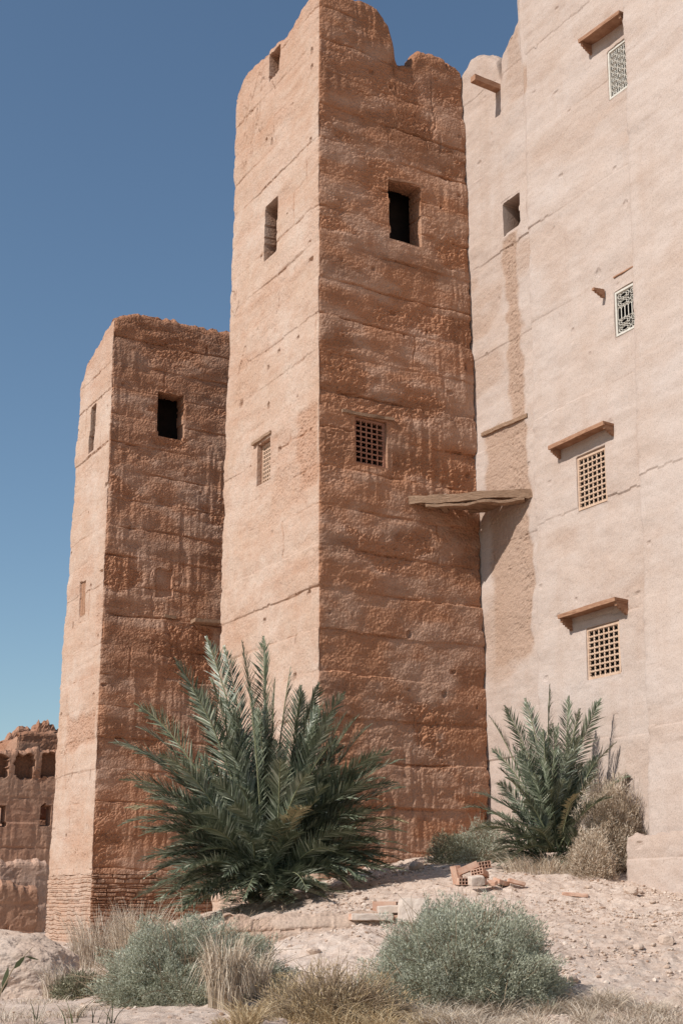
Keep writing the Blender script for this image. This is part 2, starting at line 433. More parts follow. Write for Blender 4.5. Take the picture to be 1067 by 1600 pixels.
        D = amp*(.05*fbm(P*.55, 3, seed+4)+.045*fbm(P*np.array([1.5, 1.5, 2.1]), 4, seed+5))
        D += rough*(.0035+.012*wear_shade)*fbm(P*np.array([8, 8, 11.]), 4, seed+6, .6)
        Pw = P+.05*np.stack([fbm(P*6, 2, seed+90), fbm(P*6, 2, seed+91), fbm(P*6, 2, seed+92)], 1)
        gr = .35-np.abs(vnoise(Pw*np.array([15, 15, 19.]), seed+93)); D += rough*(.003+.024*wear_shade)*gr+rough*(.004+.010*wear_shade)*(.35-np.abs(vnoise(Pw*27, seed+94)))
        # thin rammed layers inside each lift, and the lift's own belly
        D += rough*.007*vnoise(uz*np.array([.9, 1, 7.5]), seed+17)*sst(vnoise(uz*.7, seed+18), -.4, .3)+amp*.016*np.sin(np.pi*np.clip(fr, 0, 1))
        D += rough*.003*fbm(P*31., 2, seed+16)
        # ragged arrises
        cd = np.minimum(TT, 1-TT)*Lc; D -= rough*.05*np.exp(-(cd/.10)**2)*np.clip(fbm(P*np.array([3, 3, 5.]), 4, seed+19)+.12, 0, 1)
        D += vnoise(np.stack([ci*2.7, U*.25, ci*0], 1), seed+9)*.03*amp
        for e, f_ in s.wf.items():
            if f_ < 1 and s.zf < 1: D = np.where(E == e, D*.7, D); groove = np.where(E == e, groove*.5*sst(vnoise(uz*np.array([1.3, 1, 2.2]), seed+65), -.5, .3), groove)
        D -= gd*groove*(.7+.6*wear_shade) + gd*.6*vgr
        D += gd*.25*lip*cm
        D -= .025*wear_shade*rough
        if drips:
            dm = sst(fbm(uz*np.array([.5, 1, .35])+9, 3, seed+11)+.25*sst(Zf, 10, 7), .0, .3)
            D += drips*.016*dm*(vnoise(uz*np.array([7., 1, .9]), seed+12)+.6*vnoise(uz*np.array([15., 1, 2.]), seed+26))
            crk = np.abs(fbm(uz*np.array([.8, 1, .28])+31, 4, seed+13))
            D -= drips*.035*np.exp(-(crk/.008)**2)*sst(vnoise(uz*.4, seed+14), .15, .5)
        holes = vnoise(P*4.2, seed+15); D -= .05*sst(holes, .86, .95)*rough
        tint = np.zeros(len(P))
        if masonry:
            zw = Zf+.05*vnoise(np.stack([Zf*4.1, Zf*0, Zf*0], 1), seed+43)+.02*fbm(uz*np.array([1.5, 1, 1]), 2, seed+40)+.02*vnoise(uz*np.array([3.3, 1, 2.]), seed+44)
            rh = .115; ro = zw/rh; ri = np.floor(ro); rf = ro-ri
            ln = .20+.34*(_hash(ri.astype(int), ri.astype(int), ri.astype(int)*0, seed+41)*.5+.5)
            so_ = U/ln+ri*.37+.35*vnoise(np.stack([U*2.1, ri*3.7, ri*0], 1), seed+45); si = np.floor(so_); sf = so_-si
            hs = _hash(ri.astype(int), si.astype(int), ri.astype(int)*0, seed+42)
            jm = np.maximum(sst(rf, .24, .05), sst(1-rf, .2, .05)); jv = np.maximum(sst(sf*ln, .028, .008), 0)
            j = np.maximum(jm, jv); hs2 = _hash(ri.astype(int), si.astype(int), ri.astype(int)*0, seed+46)
            split = sst(np.abs(rf-.5), .12, .04)*(hs2 > .35)   # some courses hold two thin stones instead of one
            j = np.maximum(j, split*.8)
            D = amp*.03*fbm(P*.8, 2, seed+4) + .02 + (.028*hs+.02*hs2*(sf-.5))*(1-j) - .06*j + .020*fbm(P*10, 4, seed+6)
            tint = np.clip((hs*.5+.5)*(1-j), 0, 1)*.6; wear_shade = np.clip(j*1.5, 0, 1)
            for e, f_ in s.wf.items():
                if f_ < 1: D = np.where(E == e, D*.5+.01*fbm(P*7, 3, seed+48), D); wear_shade = np.where(E == e, wear_shade*.5, wear_shade)
        D -= np.where(If < 1e-6, top_r*np.exp(-np.clip(Hf-Zf, 0, 9)/.07), 0) if z1 is None else 0
        if z1 is None: D = np.where((If > 1e-6) & (If < T-.001), D*.6-top_r*(1-If/T), D)
        D = np.where(If > T-.001, D*.3, D)
        vert = np.where((If > 1e-6) & (If < T-.001), .10*fbm(P*4.2, 4, seed+30)+.05*np.sin(np.clip(If/T, 0, 1)*math.pi), 0)
        # --- windows
        inside = np.zeros(len(P), bool); inside_all = np.zeros(len(P))
        for (e, t0, t1, za, zb_, dep, cut, wob) in s.rec:
            nz = wob*fbm(P*3.1, 3, seed+50); nu = wob*fbm(P*3.1+40, 3, seed+51)/s.L[e]
            m = (E == e) & (TT > t0+nu) & (TT < t1+nu) & (Zf > za+nz) & (Zf < zb_+nz)
            mo = m & (If < 1e-6)
            if dep >= T and cut:
                mi = m & (If > T-.001); inside |= mi
                D = np.where(mo, -T, D)
            else: D = np.where(mo, -dep, D)
            if cut: inside |= mo
            if dep > .2: inside_all = np.where(mo, 1., inside_all)
            rim = (E == e) & (If < 1e-6) & ~m & (np.abs(TT-(t0+t1)/2) < (t1-t0)/2+.05/s.L[e]) & (Zf > za-.05) & (Zf < zb_+.05)
            D = np.where(rim, D*.6, D)
        grime_shade = np.clip(inside_all*.85, 0, 1)  # recess walls painted darker for the shade inside, over bare earth
        for e, f_ in s.wf.items():
            if f_ > 1:
                bn = sst(fbm(uz*np.array([.45, 1, 1.7])+5, 5, seed+62), .02, .40)*(.6+.4*sst(fbm(P*6, 3, seed+63), -.3, .3))
                topd = np.exp(-np.clip(Hf-Zf, 0, 99)/1.1)*sst(fbm(P*2.2, 4, seed+64), -.3, .2)
                grime_shade = np.where(E == e, np.maximum(grime_shade, np.maximum(.55*bn, .6*topd)), grime_shade)
        N3 = np.concatenate([np.tile(NB, (nr, 1)), np.zeros((len(P), 1))], 1)
        V = P+N3*D[:, None]; V[:, 2] += vert
        idx = np.arange(nr*nc).reshape(nr, nc); nx = np.roll(idx, -1, 1)
        q = np.stack([idx[:-1].ravel(), nx[:-1].ravel(), nx[1:].ravel(), idx[1:].ravel()], 1)
        if not ccw: q = q[:, ::-1]
        keep = ~(inside[q].all(1)); q = q[keep]
        for e, f_ in s.wf.items():
            if f_ < 1: wear_shade = np.where(E == e, wear_shade*s.zf, wear_shade)
        wr = np.clip(np.maximum(np.maximum(wear_shade, shade_stain), inside_all*.9)+(groove*.8+vgr*.5)*min(1, gd/.03), 0, 1)  # wear joined with the painted shade of dark faces and recesses
        wr = np.clip(wr+np.exp(-np.clip(Hf-Zf, 0, 99)/.35)*.5, 0, 1) if z1 is None else wr
        me = np_mesh(name, V, q, {'wear_shade': wr, 'tint': tint, 'grime_shade': grime_shade})
        return link(name, me, mat, parent)

def slab(name, poly, z, mat, parent, th=.15):
    """roof slab filling a footprint"""
    n = len(poly); v = [(x, y, z) for x, y in poly]+[(x, y, z-th) for x, y in poly]
    me = bpy.data.meshes.new(name)
    me.from_pydata(v, [], [list(range(n)), list(range(2*n-1, n-1, -1))]+[[i, (i+1) % n, (i+1) % n+n, i+n] for i in range(n)])
    return link(name, me, mat, parent)

def wall_basis(sh, e, t0, t1, z0, z1):
    """centre, along (screen-left to right), outward, up of a rectangle on a wall face"""
    p, al, out, up = sh.frame(e, (t0+t1)/2, (z0+z1)/2)
    if np.dot(out, np.array([0, 0, EYE])-p) < 0: out = -out
    return p, al, out, up, (t1-t0)*sh.L[e], z1-z0

def grille(parent, basis, kind, inset, mats, nx=6, nz=9, name='window_grille'):
    p, al, out, up, w, h = basis
    c = p-out*inset; ax = np.array([al, out, up])
    fr = MB(); fw = .045
    fr.box(c-al*(w/2-fw/2), ax, (fw/2, .03, h/2)); fr.box(c+al*(w/2-fw/2), ax, (fw/2, .03, h/2))
    fr.box(c+up*(h/2-fw/2), ax, (w/2-fw, .03, fw/2)); fr.box(c-up*(h/2-fw/2), ax, (w/2-fw, .03, fw/2))
    f = link(name, fr.mesh(name), mats[0], parent)
    lt = MB(); W_, H_ = w-2*fw, h-2*fw
    if kind == 'wood':
        for i in range(1, nx): lt.box(c+al*(-W_/2+W_*i/nx), ax, (.015, .011, H_/2))
        for j in range(1, nz): lt.box(c+up*(-H_/2+H_*j/nz)+out*.004, ax, (W_/2, .011, .015))
        # turned beads at the crossings and half-way
        d = np.array([[1, 0, 0], [-1, 0, 0], [0, 1, 0], [0, -1, 0], [0, 0, 1], [0, 0, -1]], float)
        oct_f = [[0, 2, 4], [2, 1, 4], [1, 3, 4], [3, 0, 4], [2, 0, 5], [1, 2, 5], [3, 1, 5], [0, 3, 5]]
        for i in range(nx+1):
            for j in range(nz+1):
                cc = c+al*(-W_/2+W_*i/nx)+up*(-H_/2+H_*j/nz)+out*.008
                lt.add(cc+(d*np.array([.040, .02, .040]))@ax, t=oct_f)
                if i < nx: lt.add(cc+al*W_/nx/2+(d*np.array([.022, .014, .030]))@ax, t=oct_f)
                if j < nz: lt.add(cc+up*H_/nz/2+(d*np.array([.030, .014, .022]))@ax, t=oct_f)
    else:
        r = .009
        def bar(x0, z0, x1, z1, rr=r): lt.tube([c+al*x0+up*z0, c+al*x1+up*z1], rr, 4)
        def ring(x, z, R_, rr=r, sx=1.):
            a = np.linspace(0, 2*math.pi, 17); lt.tube([c+al*(x+R_*sx*math.cos(q))+up*(z+R_*math.sin(q)) for q in a], rr, 4)
        if kind == 'scroll':
            nxx, nzz = 3, 7; cw, ch = W_/nxx, H_/nzz
            for i in range(nxx+1): bar(-W_/2+cw*i, -H_/2, -W_/2+cw*i, H_/2)
            for j in range(nzz+1): bar(-W_/2, -H_/2+ch*j, W_/2, -H_/2+ch*j)
            for i in range(nxx):
                for j in range(nzz):
                    x, z = -W_/2+cw*(i+.5), -H_/2+ch*(j+.5)
                    ring(x, z, min(cw, ch)*.36); ring(x, z, min(cw, ch)*.16)
                    for sx in (-1, 1):
                        for sz in (-1, 1): bar(x+sx*cw*.5, z+sz*ch*.5, x+sx*cw*.22, z+sz*ch*.22)
        else:   # rosettes above and below a row of little arches
            hb = H_*.30
            for z0, z1 in ((-H_/2, -hb/2), (hb/2, H_/2)):
                hh = z1-z0; nxx = 2; nzz = 2; cw, ch = W_/nxx, hh/nzz
                for i in range(nxx):
                    for j in range(nzz):
                        x, z = -W_/2+cw*(i+.5), z0+ch*(j+.5); ring(x, z, ch*.26, r, cw/ch); ring(x, z, ch*.46, r, cw/ch)
                        for q in range(8):
                            a = q*math.pi/4; bar(x+math.cos(a)*cw*.26, z+math.sin(a)*ch*.26, x+math.cos(a)*cw*.62, z+math.sin(a)*ch*.62)
                bar(-W_/2, z0, W_/2, z0); bar(-W_/2, z1, W_/2, z1)
            for i in range(8):
                x = -W_/2+W_*i/7; bar(x, -hb/2, x, hb/2*.55, .012)
                if i < 7:
                    a = np.linspace(0, math.pi, 7); lt.tube([c+al*(x+W_/14+W_/14*math.cos(q))+up*(hb*.27+hb*.2*math.sin(q)) for q in a], r, 4)
    link('lattice', lt.mesh('lattice'), mats[1], f)
    return f

def backing(parent, basis, inset, name='room_shade'):
    pass

rng = np.random.default_rng(7)
def plank_box(mb, c, ax, h, n=9, wob=.012, seed=1):
    """a plank / beam with worn, wandering edges, long axis = ax[0]"""
    t = np.linspace(-1, 1, n); c = np.asarray(c, float); V = []
    for k, q in enumerate(t):
        for (b, d) in ((-1, -1), (1, -1), (1, 1), (-1, 1)):
            p = c+ax[0]*h[0]*q+ax[1]*h[1]*b+ax[2]*h[2]*d; V.append(p)
    V = np.array(V); V += wob*np.stack([fbm(V*2.3+s_, 3, seed+s_) for s_ in (0, 5, 9)], 1)
    q = []
    for k in range(n-1):
        for j in range(4): q.append([k*4+j, k*4+(j+1) % 4, (k+1)*4+(j+1) % 4, (k+1)*4+j])
    q += [[3, 2, 1, 0], [(n-1)*4, (n-1)*4+1, (n-1)*4+2, (n-1)*4+3]]
    mb.add(V, q)

def shade_panel(sh, e, w, parent, back, grow=.35, name='added_shade_panel'):
    """added near-black panel behind an opening, so that it reads as dark inside"""
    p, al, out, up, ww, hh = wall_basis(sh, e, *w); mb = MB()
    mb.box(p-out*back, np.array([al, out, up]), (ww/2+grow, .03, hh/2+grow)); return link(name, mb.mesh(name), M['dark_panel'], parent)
# ============================================================ MAIN TOWER
ZT = 21.0
tower = thing('kasbah_tower', 'tallest rammed-earth tower at the centre, sunlit left side and dark right side, broken top', 'tower', xyz(2, 2, 1.2))
mt = Shell([(0, 0), (0, 4.17), (4.75, 4.17), (4.75, 0)], [(.2, 0), (.2, 4.17), (4.55, 4.1), (4.55, .0)], 0., 21.6)
# edge 0: dark face (b 0->4.17); edge 3: light face (a 4.75->0)
mt.prof[0] = [tuple(mt.uv(0, *q)) for q in [(499, -14), (540, -10), (572, 5), (592, 16), (606, 34), (613, 58), (617, 84), (624, 97), (644, 99), (648, 84), (658, 76), (690, 84), (712, 98), (722, 108), (727, 125)]]
mt.prof[3] = [tuple(mt.uv(3, *q)) for q in [(374, 136), (380, 120), (392, 107), (404, 92), (418, 78), (433, 64), (442, 56), (456, 36), (470, 12), (478, 0), (497, -14)]]
zc_ = mt.uv(3, 374, 136)[1]
mt.prof[1] = [(0, mt.prof[0][-1][1]), (.3, 21.3), (1, 21.4)]; mt.prof[2] = [(0, 21.4), (.5, 21.5), (1, zc_)]
mt.wf = {3: .3, 0: 1.95}  # shaded side painted redder; sunlit side keeps little wear
for q_ in ((0, 498, 60, 726, 185, .75), (3, 462, 640, 499, 765, 1.), (0, 498, 640, 545, 770, .7), (0, 612, 705, 745, 772, 1.), (0, 500, 1120, 560, 1200, .6), (0, 505, 560, 600, 600, .5), (3, 425, 700, 480, 790, .5)): mt.zone(*q_)
mt.window(3, (421, 88, 437, 68, 128, 108), .6, True, .03)
w_l = mt.window(3, (414, 325, 433, 308, 407, 391), .45, True, .02)
w_d = mt.window(0, (609, 281, 657, 292, 374, 383), .45, True, .025)
w_g = mt.window(0, (556, 650, 604, 661, 722, 731), .28, True, .01)
w_k = mt.window(3, (402, 697, 421, 684, 762, 745), .30, True, .01)
mt.build('tower_wall', M['tower'], tower, [.03, .6, .6, .03], 17.5, .03, seed=11, Hdef=19.0, round_=.07, gd=.05, rough=1.25, roof_drop=1.3)
slab('roof', [xyz(.45, .25)[:2], xyz(.45, 3.9)[:2], xyz(4.3, 3.9)[:2], xyz(4.3, .25)[:2]], 20.3, M['tower'], tower)
shade_panel(mt, 0, w_d, tower, 1.0, .6); shade_panel(mt, 3, w_l, tower, .9, .3)
grille(tower, wall_basis(mt, 0, *w_g), 'wood', .10, (M['lattice_dark'], M['lattice_dark']), 5, 8)
grille(tower, wall_basis(mt, 3, *w_k), 'wood', .16, (M['lattice'], M['lattice']), 6, 9)
def lintel_on(sh, e, pxa, pxb, parent, thick, proud, mat, name='lintel', seed=1, embed=.12):
    a = sh.pt(e, *sh.uv(e, *pxa)); b = sh.pt(e, *sh.uv(e, *pxb)); c = (a+b)/2; al = b-a; L = np.linalg.norm(al); al /= L
    out = wall_basis(sh, e, .4, .6, 5, 6)[2]; up = np.cross(al, out); up = up if up[2] > 0 else -up
    mb = MB(); plank_box(mb, c+out*(proud-embed)/2, np.array([al, out, up]), (L/2, (proud+embed)/2, thick/2), 13, .03, seed)
    return link(name, mb.mesh(name), mat, parent)
lintel_on(mt, 0, (535, 641), (614, 656), tower, .07, .04, M['old_wood'], seed=3)
lintel_on(mt, 3, (396, 694), (425, 674), tower, .07, .05, M['old_wood'], seed=5)
lintel_on(mt, 0, (606, 278), (660, 289), tower, .06, .012, M['wood'], seed=7)

# ============================================================ LEFT TOWER
lt_ = thing('kasbah_tower', 'shorter rammed-earth tower at the left with a laid stone foot', 'tower', xyz(14, 2, .8))
STZ = 2.5
ls = Shell([(12.1, 0), (12.1, 5.2), (15.75, 5.2), (15.75, 0)], [(12.75, 0), (12.75, 5.2), (15.55, 5.2), (15.55, 0)], .2, 18.0)
ls.prof[0] = [tuple(ls.uv(0, *q)) for q in [(177, 500), (186, 492), (210, 488), (250, 495), (290, 503), (330, 511), (353, 516)]]
ls.prof[3] = [tuple(ls.uv(3, *q)) for q in [(131, 590), (136, 566), (146, 545), (160, 524), (172, 505), (176, 499)]]
e_ = ls.prof[0][-1][1]
ls.prof[0].append((1.0, e_)); ls.prof[1] = e_-.1; ls.prof[2] = [(0, e_-.1), (1, ls.prof[3][0][1])]
q1 = ls.window(0, (247, 613, 287, 618, 681, 687), .45, True, .04)
q2 = ls.window(3, (141, 640, 149, 630, 708, 700), .45, True, .02)
q3 = ls.window(3, (125, 913, 134, 906, 963, 957), .12, True, .01)
ls.wf = {3: .35, 0: 1.9}  # as on the main tower, shade is painted into the dark side
for q_ in ((0, 178, 492, 350, 545, .8), (0, 172, 765, 345, 805, 1.), (0, 174, 690, 240, 722, .8), (0, 255, 968, 338, 1075, 1.), (0, 165, 930, 255, 975, .7), (3, 105, 1120, 150, 1165, 1.), (3, 150, 930, 166, 980, .6), (0, 150, 1120, 240, 1165, .6)): ls.zone(*q_)
ls.window(0, (244, 886, 269, 890, 930, 934), .07, False, .12)
ls.build('tower_wall', M['tower2'], lt_, [.035, .6, .6, .035], 15.5, .035, seed=31, z0=STZ, Hdef=16.6, round_=.08, gd=.055, rough=1.35, drips=1.0, roof_drop=.9)
rec_keep, ls.rec = ls.rec, []; ls.zones = []
ls.build('stone_base', M['tower2'], lt_, [.028, .6, .6, .028], 2.3, .02, seed=37, z0=-.3, z1=STZ+.03, masonry=True, round_=.08)
slab('roof', [xyz(12.9, .3)[:2], xyz(12.9, 4.9)[:2], xyz(15.2, 4.9)[:2], xyz(15.2, .3)[:2]], 18.45, M['tower2'], lt_)
lintel_on(ls, 0, (257, 963), (275, 966), lt_, .09, .05, M['old_wood'], seed=13)
lintel_on(ls, 0, (298, 972), (338, 975), lt_, .10, .35, M['old_wood'], seed=15)
shade_panel(ls, 0, q1, lt_, 1.0, .5); shade_panel(ls, 3, q2, lt_, .9, .3)
# shutter in the little window of its sunlit side
b_ = wall_basis(ls, 3, *q3); mb = MB()
for i in range(3): mb.box(b_[0]-b_[2]*.07+b_[1]*(i-1)*b_[4]/3, np.array([b_[1], b_[2], b_[3]]), (b_[4]/6-.008, .02, b_[5]/2))
link('shutter', mb.mesh('shutter'), M['wood'], lt_)

# ============================================================ LIGHT BUILDING ON THE RIGHT
bl = thing('kasbah_building', 'pale smooth-plastered kasbah front with small grilled windows, at the right', 'building', xyz(-2, 6, 1.5))
fp = [(10, 4.17), (-2.19, 4.17), (-2.19, 3.6), (-5.73, 3.6), (-5.73, 3.0), (-11, 3.0), (-11, 11), (10, 11)]
tp = [(10, 4.17), (-2.10, 4.17), (-2.19, 4.10), (-5.7, 4.12), (-5.73, 3.80), (-11, 3.8), (-11, 11), (10, 11)]
bs = Shell(fp, tp, .5, 18.)
def tz(e, *q): return tuple(bs.uv(e, *q))
a1 = [tz(0, *q) for q in [(728, 104), (733, 90), (742, 84), (762, 87), (774, 94), (779, 116), (781, 122), (783, 84), (790, 66), (800, 48), (812, 28), (818, 20)]]
zr = a1[-1][1]
bs.prof[0] = [(0, 21.5), (a1[0][0]-.04, 21.5), (a1[0][0]-.02, a1[0][1]-.1)]+a1+[(1, zr)]
bs.prof[1] = 23.; bs.prof[2] = 23.; bs.prof[3] = 23.; bs.prof[4] = 23.; bs.prof[5] = 22.; bs.prof[6] = 21.5; bs.prof[7] = 21.5
s1 = bs.window(0, (787, 317, 812, 302, 368, 352), .45, True, .03)
g1_ = bs.window(2, (949, 78, 985, 55, 155, 133), .10, True, .0)
g2_ = bs.window(2, (960, 459, 1003, 430, 529, 502), .10, True, .0)
g3_ = bs.window(2, (901, 715, 946, 699, 799, 782), .10, True, .0)
g4_ = bs.window(2, (916, 983, 967, 970, 1063, 1052), .10, True, .0)
bs.wf = {2: .3, 4: .25, 0: .6}; bs.zf = 1.0
for q_ in ((0, 783, 375, 822, 655, 2.), (0, 756, 676, 830, 775, 1.2), (0, 790, 672, 830, 775, 2.2), (0, 762, 790, 838, 1030, 1.0), (0, 806, 790, 838, 1010, 2.0), (0, 786, 60, 816, 110, .6)): bs.zone(*q_)
slab('roof', [xyz(-10.6, 4.3)[:2], xyz(-10.6, 10.8)[:2], xyz(9.8, 10.8)[:2], xyz(9.8, 4.35)[:2]], 20.8, M['plaster'], bl)
body = bs.build('building_wall', M['plaster'], bl, [.035, .1, .03, .1, .04, .8, .8, .8], 17., .035, seed=51, Hdef=20., round_=.09, amp=.8,
                rough=.5, gd=.006, course=2.3, drips=.06, T=.45, roof_drop=2.4, jag=.05)
shade_panel(bs, 0, s1, bl, .8, .4); shade_panel(bs, 2, g1_, bl, .13, .02)
grille(bl, wall_basis(bs, 2, *g1_), 'scroll', .05, (M['metal'], M['metal']))
grille(bl, wall_basis(bs, 2, *g2_), 'rosette', .05, (M['metal'], M['metal']))
grille(bl, wall_basis(bs, 2, *g3_), 'wood', .05, (M['lattice'], M['lattice']), 6, 9)
grille(bl, wall_basis(bs, 2, *g4_), 'wood', .05, (M['lattice'], M['lattice']), 6, 8)

def hood(pxl, pxr, drop, proud, label, seed):
    """small plank hood on two brackets above a window"""
    a = bs.pt(2, *bs.uv(2, *pxl)); b = bs.pt(2, *bs.uv(2, *pxr)); al = b-a; L = np.linalg.norm(al); al /= L
    out = wall_basis(bs, 2, .4, .6, 5, 6)[2]; up = np.array([0, 0, 1.]); c = (a+b)/2
    mb = MB(); plank_box(mb, c+out*(proud/2-.03), np.array([al, out, up]), (L/2, proud/2+.03, .022), 11, .012, seed)
    plank_box(mb, c+out*(proud-.02)-up*.03, np.array([al, out, up]), (L/2, .02, .03), 11, .012, seed+1)
    h = link('window_hood', mb.mesh('window_hood'), M['wood'], bl); tag(h, label, None)
    for k, p in enumerate((a+al*.045, b-al*.045)):
        m2 = MB(); n = 6
        for i in range(n):   # stepped curved bracket, deep at the wall and thin at the nose
            q = i/(n-1); hh = drop*(1-q)**.7/2+.02
            m2.box(p+out*(proud*(q*.86+.05))-up*(.022+hh), np.array([al, out, up]), (.028, proud*.09, hh))
        link('bracket', m2.mesh('bracket'), M['wood'], h)
    return h
hood((921, 72), (985, 26), .20, .34, 'wooden window hood high on the wall', 21)
hood((873, 703), (960, 664), .16, .30, 'straight wooden window hood', 25)
hood((890, 966), (980, 938), .20, .32, 'bowed wooden window hood', 29)
# broken stub of a hood bracket beside the iron window, and the slot its plank left
p_, al_, out_, up_, _, _ = wall_basis(bs, 2, *[*(lambda u: (u[0], u[0]+.02, u[1]-.05, u[1]+.05))(bs.uv(2, 940, 458))])
m2 = MB()
for i in range(4): m2.box(p_+out_*(.03+.07*i)-up_*(.02*(3-i)*.5), np.array([al_, out_, up_]), (.035, .035, .025+.02*(3-i)))
link('bracket', m2.mesh('bracket'), M['wood'], bl)
lintel_on(bs, 2, (958, 434), (994, 412), bl, .028, .02, M['wood'], 'broken_board', seed=33)
lintel_on(bs, 0, (753, 680), (824, 649), bl, .09, .045, M['old_wood'], seed=35)
# roof beam end poking out below the parapet, its shadow straight under it
a = bs.pt(0, *bs.uv(0, 778, 138)); mb = MB(); mb_ax = np.array([-dB, dA, [0, 0, 1.]])
plank_box(mb, a-dB*.33, mb_ax, (.43, .09, .075), 9, .02, 41); link('roof_beam', mb.mesh('roof_beam'), M['wood'], bl)
# stone ledge of the pillar foot
pl = Shell([(-5.45, 2.86), (-11.2, 2.86), (-11.2, 3.4), (-5.45, 3.4)], [(-5.45, 2.86), (-11.2, 2.86), (-11.2, 3.4), (-5.45, 3.4)], .5, 3.)
zp = pl.uv(0, 1030, 1305)[1]
pl.prof = {0: zp, 1: zp, 2: zp, 3: zp}
pl.build('plinth', M['plaster'], bl, [.035, .3, .3, .05], 1.5, .035, seed=61, Hdef=zp, round_=.06, rough=.6, gd=.01, course=.6, T=.25, jag=.006, roof_drop=.05, top_r=.03)

# plank canopy in the corner between the tower's dark face and the building
A = mt.pt(0, *mt.uv(0, 636, 786)); B = bs.pt(1, .5, 9.)*0+at(834, 772, 26.6)
cz = (A[2]+B[2])/2
can = thing('plank_canopy', 'weathered plank canopy bridging the corner between the tall tower and the pale building', 'canopy', (A+B)/2)
al = B-A; L = np.linalg.norm(al); al /= L; up = np.array([0, 0, 1.]); inn = np.cross(up, al); inn /= np.linalg.norm(inn)
if inn[1] < 0: inn = -inn
up2 = np.cross(al, inn); up2 = up2 if up2[2] > 0 else -up2
for k in range(5):
    mb = MB(); off = .11+.235*k; cut = 1-.20*k
    c_ = (A+B)/2+inn*off+al*(.04*k)+up*(.02 if k % 2 else 0)
    plank_box(mb, c_+up*(.05 if k == 0 else .04), np.array([al, inn, up2]), (L/2*cut+.08, .107, .085 if k == 0 else .035), 25, .075 if k == 0 else .04, 80+k*3)
    o = link('plank', mb.mesh('plank'), M['old_wood'], can)
mb = MB(); plank_box(mb, (A+B)/2+inn*.10-up*.085+al*.1, np.array([al, inn, up2]), (L/2*.78, .09, .03), 21, .05, 140); link('plank', mb.mesh('plank'), M['old_wood'], can)
mb = MB(); plank_box(mb, A+al*.75+inn*.65-up*.02, np.array([inn, al, up2]), (.55, .06, .05), 7, .02, 95); link('support_beam', mb.mesh('support_beam'), M['old_wood'], can)
mb = MB(); plank_box(mb, B-al*.45+inn*.55-up*.02, np.array([inn, al, up2]), (.45, .06, .05), 7, .02, 97); link('support_beam', mb.mesh('support_beam'), M['old_wood'], can)

# ============================================================ RUIN FAR LEFT
def uvpt(px, py, Y): return at(px, py, Y)
def ab_of(P):
    d = P[:2]-C0[:2]; return float(d@dA[:2]), float(d@dB[:2])
ru = thing('ruined_kasbah', 'crumbling brown earth ruin with arched niches, far behind the left tower', 'building', at(40, 1400, 56))
a0, b0 = ab_of(at(85, 1300, 56))
RB = Shell([(a0, b0-9), (a0, b0+2.2), (a0+5, b0+2.2), (a0+5, b0-9)], [(a0, b0-9), (a0, b0+2.2), (a0+5, b0+2.2), (a0+5, b0-9)], .3, 9.)
RB.prof[0] = [(0, RB.uv(0, 0, 1176)[1])]+[tuple(RB.uv(0, *q)) for q in [(0, 1176), (14, 1172), (40, 1170), (60, 1170), (90, 1174)]]+[(1, RB.uv(0, 90, 1174)[1])]
RB.prof[2] = 6.5
for xa, xb in ((-60, -26), (-14, 14), (26, 53), (67, 97)): RB.window(0, (xa, 1178, xb, 1178, 1214, 1214), .35, False, .12)
for x in (2, 72): RB.window(0, (x-7, 1259, x+7, 1259, 1290, 1290), .45, True, .08)
RB.build('ruin_wall', M['ruin'], ru, [.08, .6, .8, .3], 6.0, .08, T=.5, seed=91, Hdef=6.5, round_=.12, gd=.05, rough=1.6, course=1.0, jag=.14, top_r=.12, amp=.7)
def ruin_block(pxs, Y, depth, name, seed, jag=.2, par=ru, rgh=2.2, mat='ruin'):
    """a broken upper storey behind; pxs = list of skyline pixels left to right"""
    (x0, _), (x1, _) = pxs[0], pxs[-1]
    aa, bb0 = ab_of(at(x0, 1180, Y)); bb1 = bb0+(x1-x0)/2142*Y/.86
    S = Shell([(aa, bb0), (aa, bb1), (aa+depth, bb1), (aa+depth, bb0)], [(aa, bb0), (aa, bb1), (aa+depth, bb1), (aa+depth, bb0)], .3, 9.)
    S.prof[0] = [tuple(S.uv(0, *q)) for q in pxs]; hL, hR = S.prof[0][0][1], S.prof[0][-1][1]
    S.prof[1] = hR; S.prof[2] = [(0, hR), (1, hL)]; S.prof[3] = hL
    return S.build(name, M[mat], par, [.09, .3, .8, .12], 3., .09, T=.4, seed=seed, Hdef=6., round_=.1, gd=.05, rough=rgh, jag=jag, roof_drop=.3)
ruin_block([(26, 1150), (32, 1146), (60, 1142), (88, 1144)], 57.6, 3, 'upper_room', 101, .05, rgh=.9)
ruin_block([(50, 1142), (58, 1134), (74, 1124), (80, 1129), (92, 1140)], 61, 3, 'broken_wall', 105, .25)
ruin_block([(-30, 1170), (-5, 1163), (8, 1160), (14, 1148), (30, 1138), (44, 1142)], 63, 3, 'broken_wall', 109, .25)
lw = thing('garden_wall', 'low round-topped mud wall below the arched ruin at the left edge', 'wall', at(20, 1430, 45))
ruin_block([(-60, 1348), (0, 1345), (8, 1350), (20, 1344), (44, 1343), (48, 1349), (58, 1343), (72, 1346), (76, 1350)], 44.5, 1.2, 'wall_body', 113, .10, lw, 1.6, 'mud2')
lw2 = thing('mud_wall', 'eroded mud wall stump in full shade, just left of the stone-footed tower', 'wall', at(20, 1440, 41))
ruin_block([(-50, 1384), (0, 1380), (20, 1378), (50, 1384), (60, 1386), (66, 1392)], 43.2, .5, 'wall_body', 117, .14, lw2, 2.6)

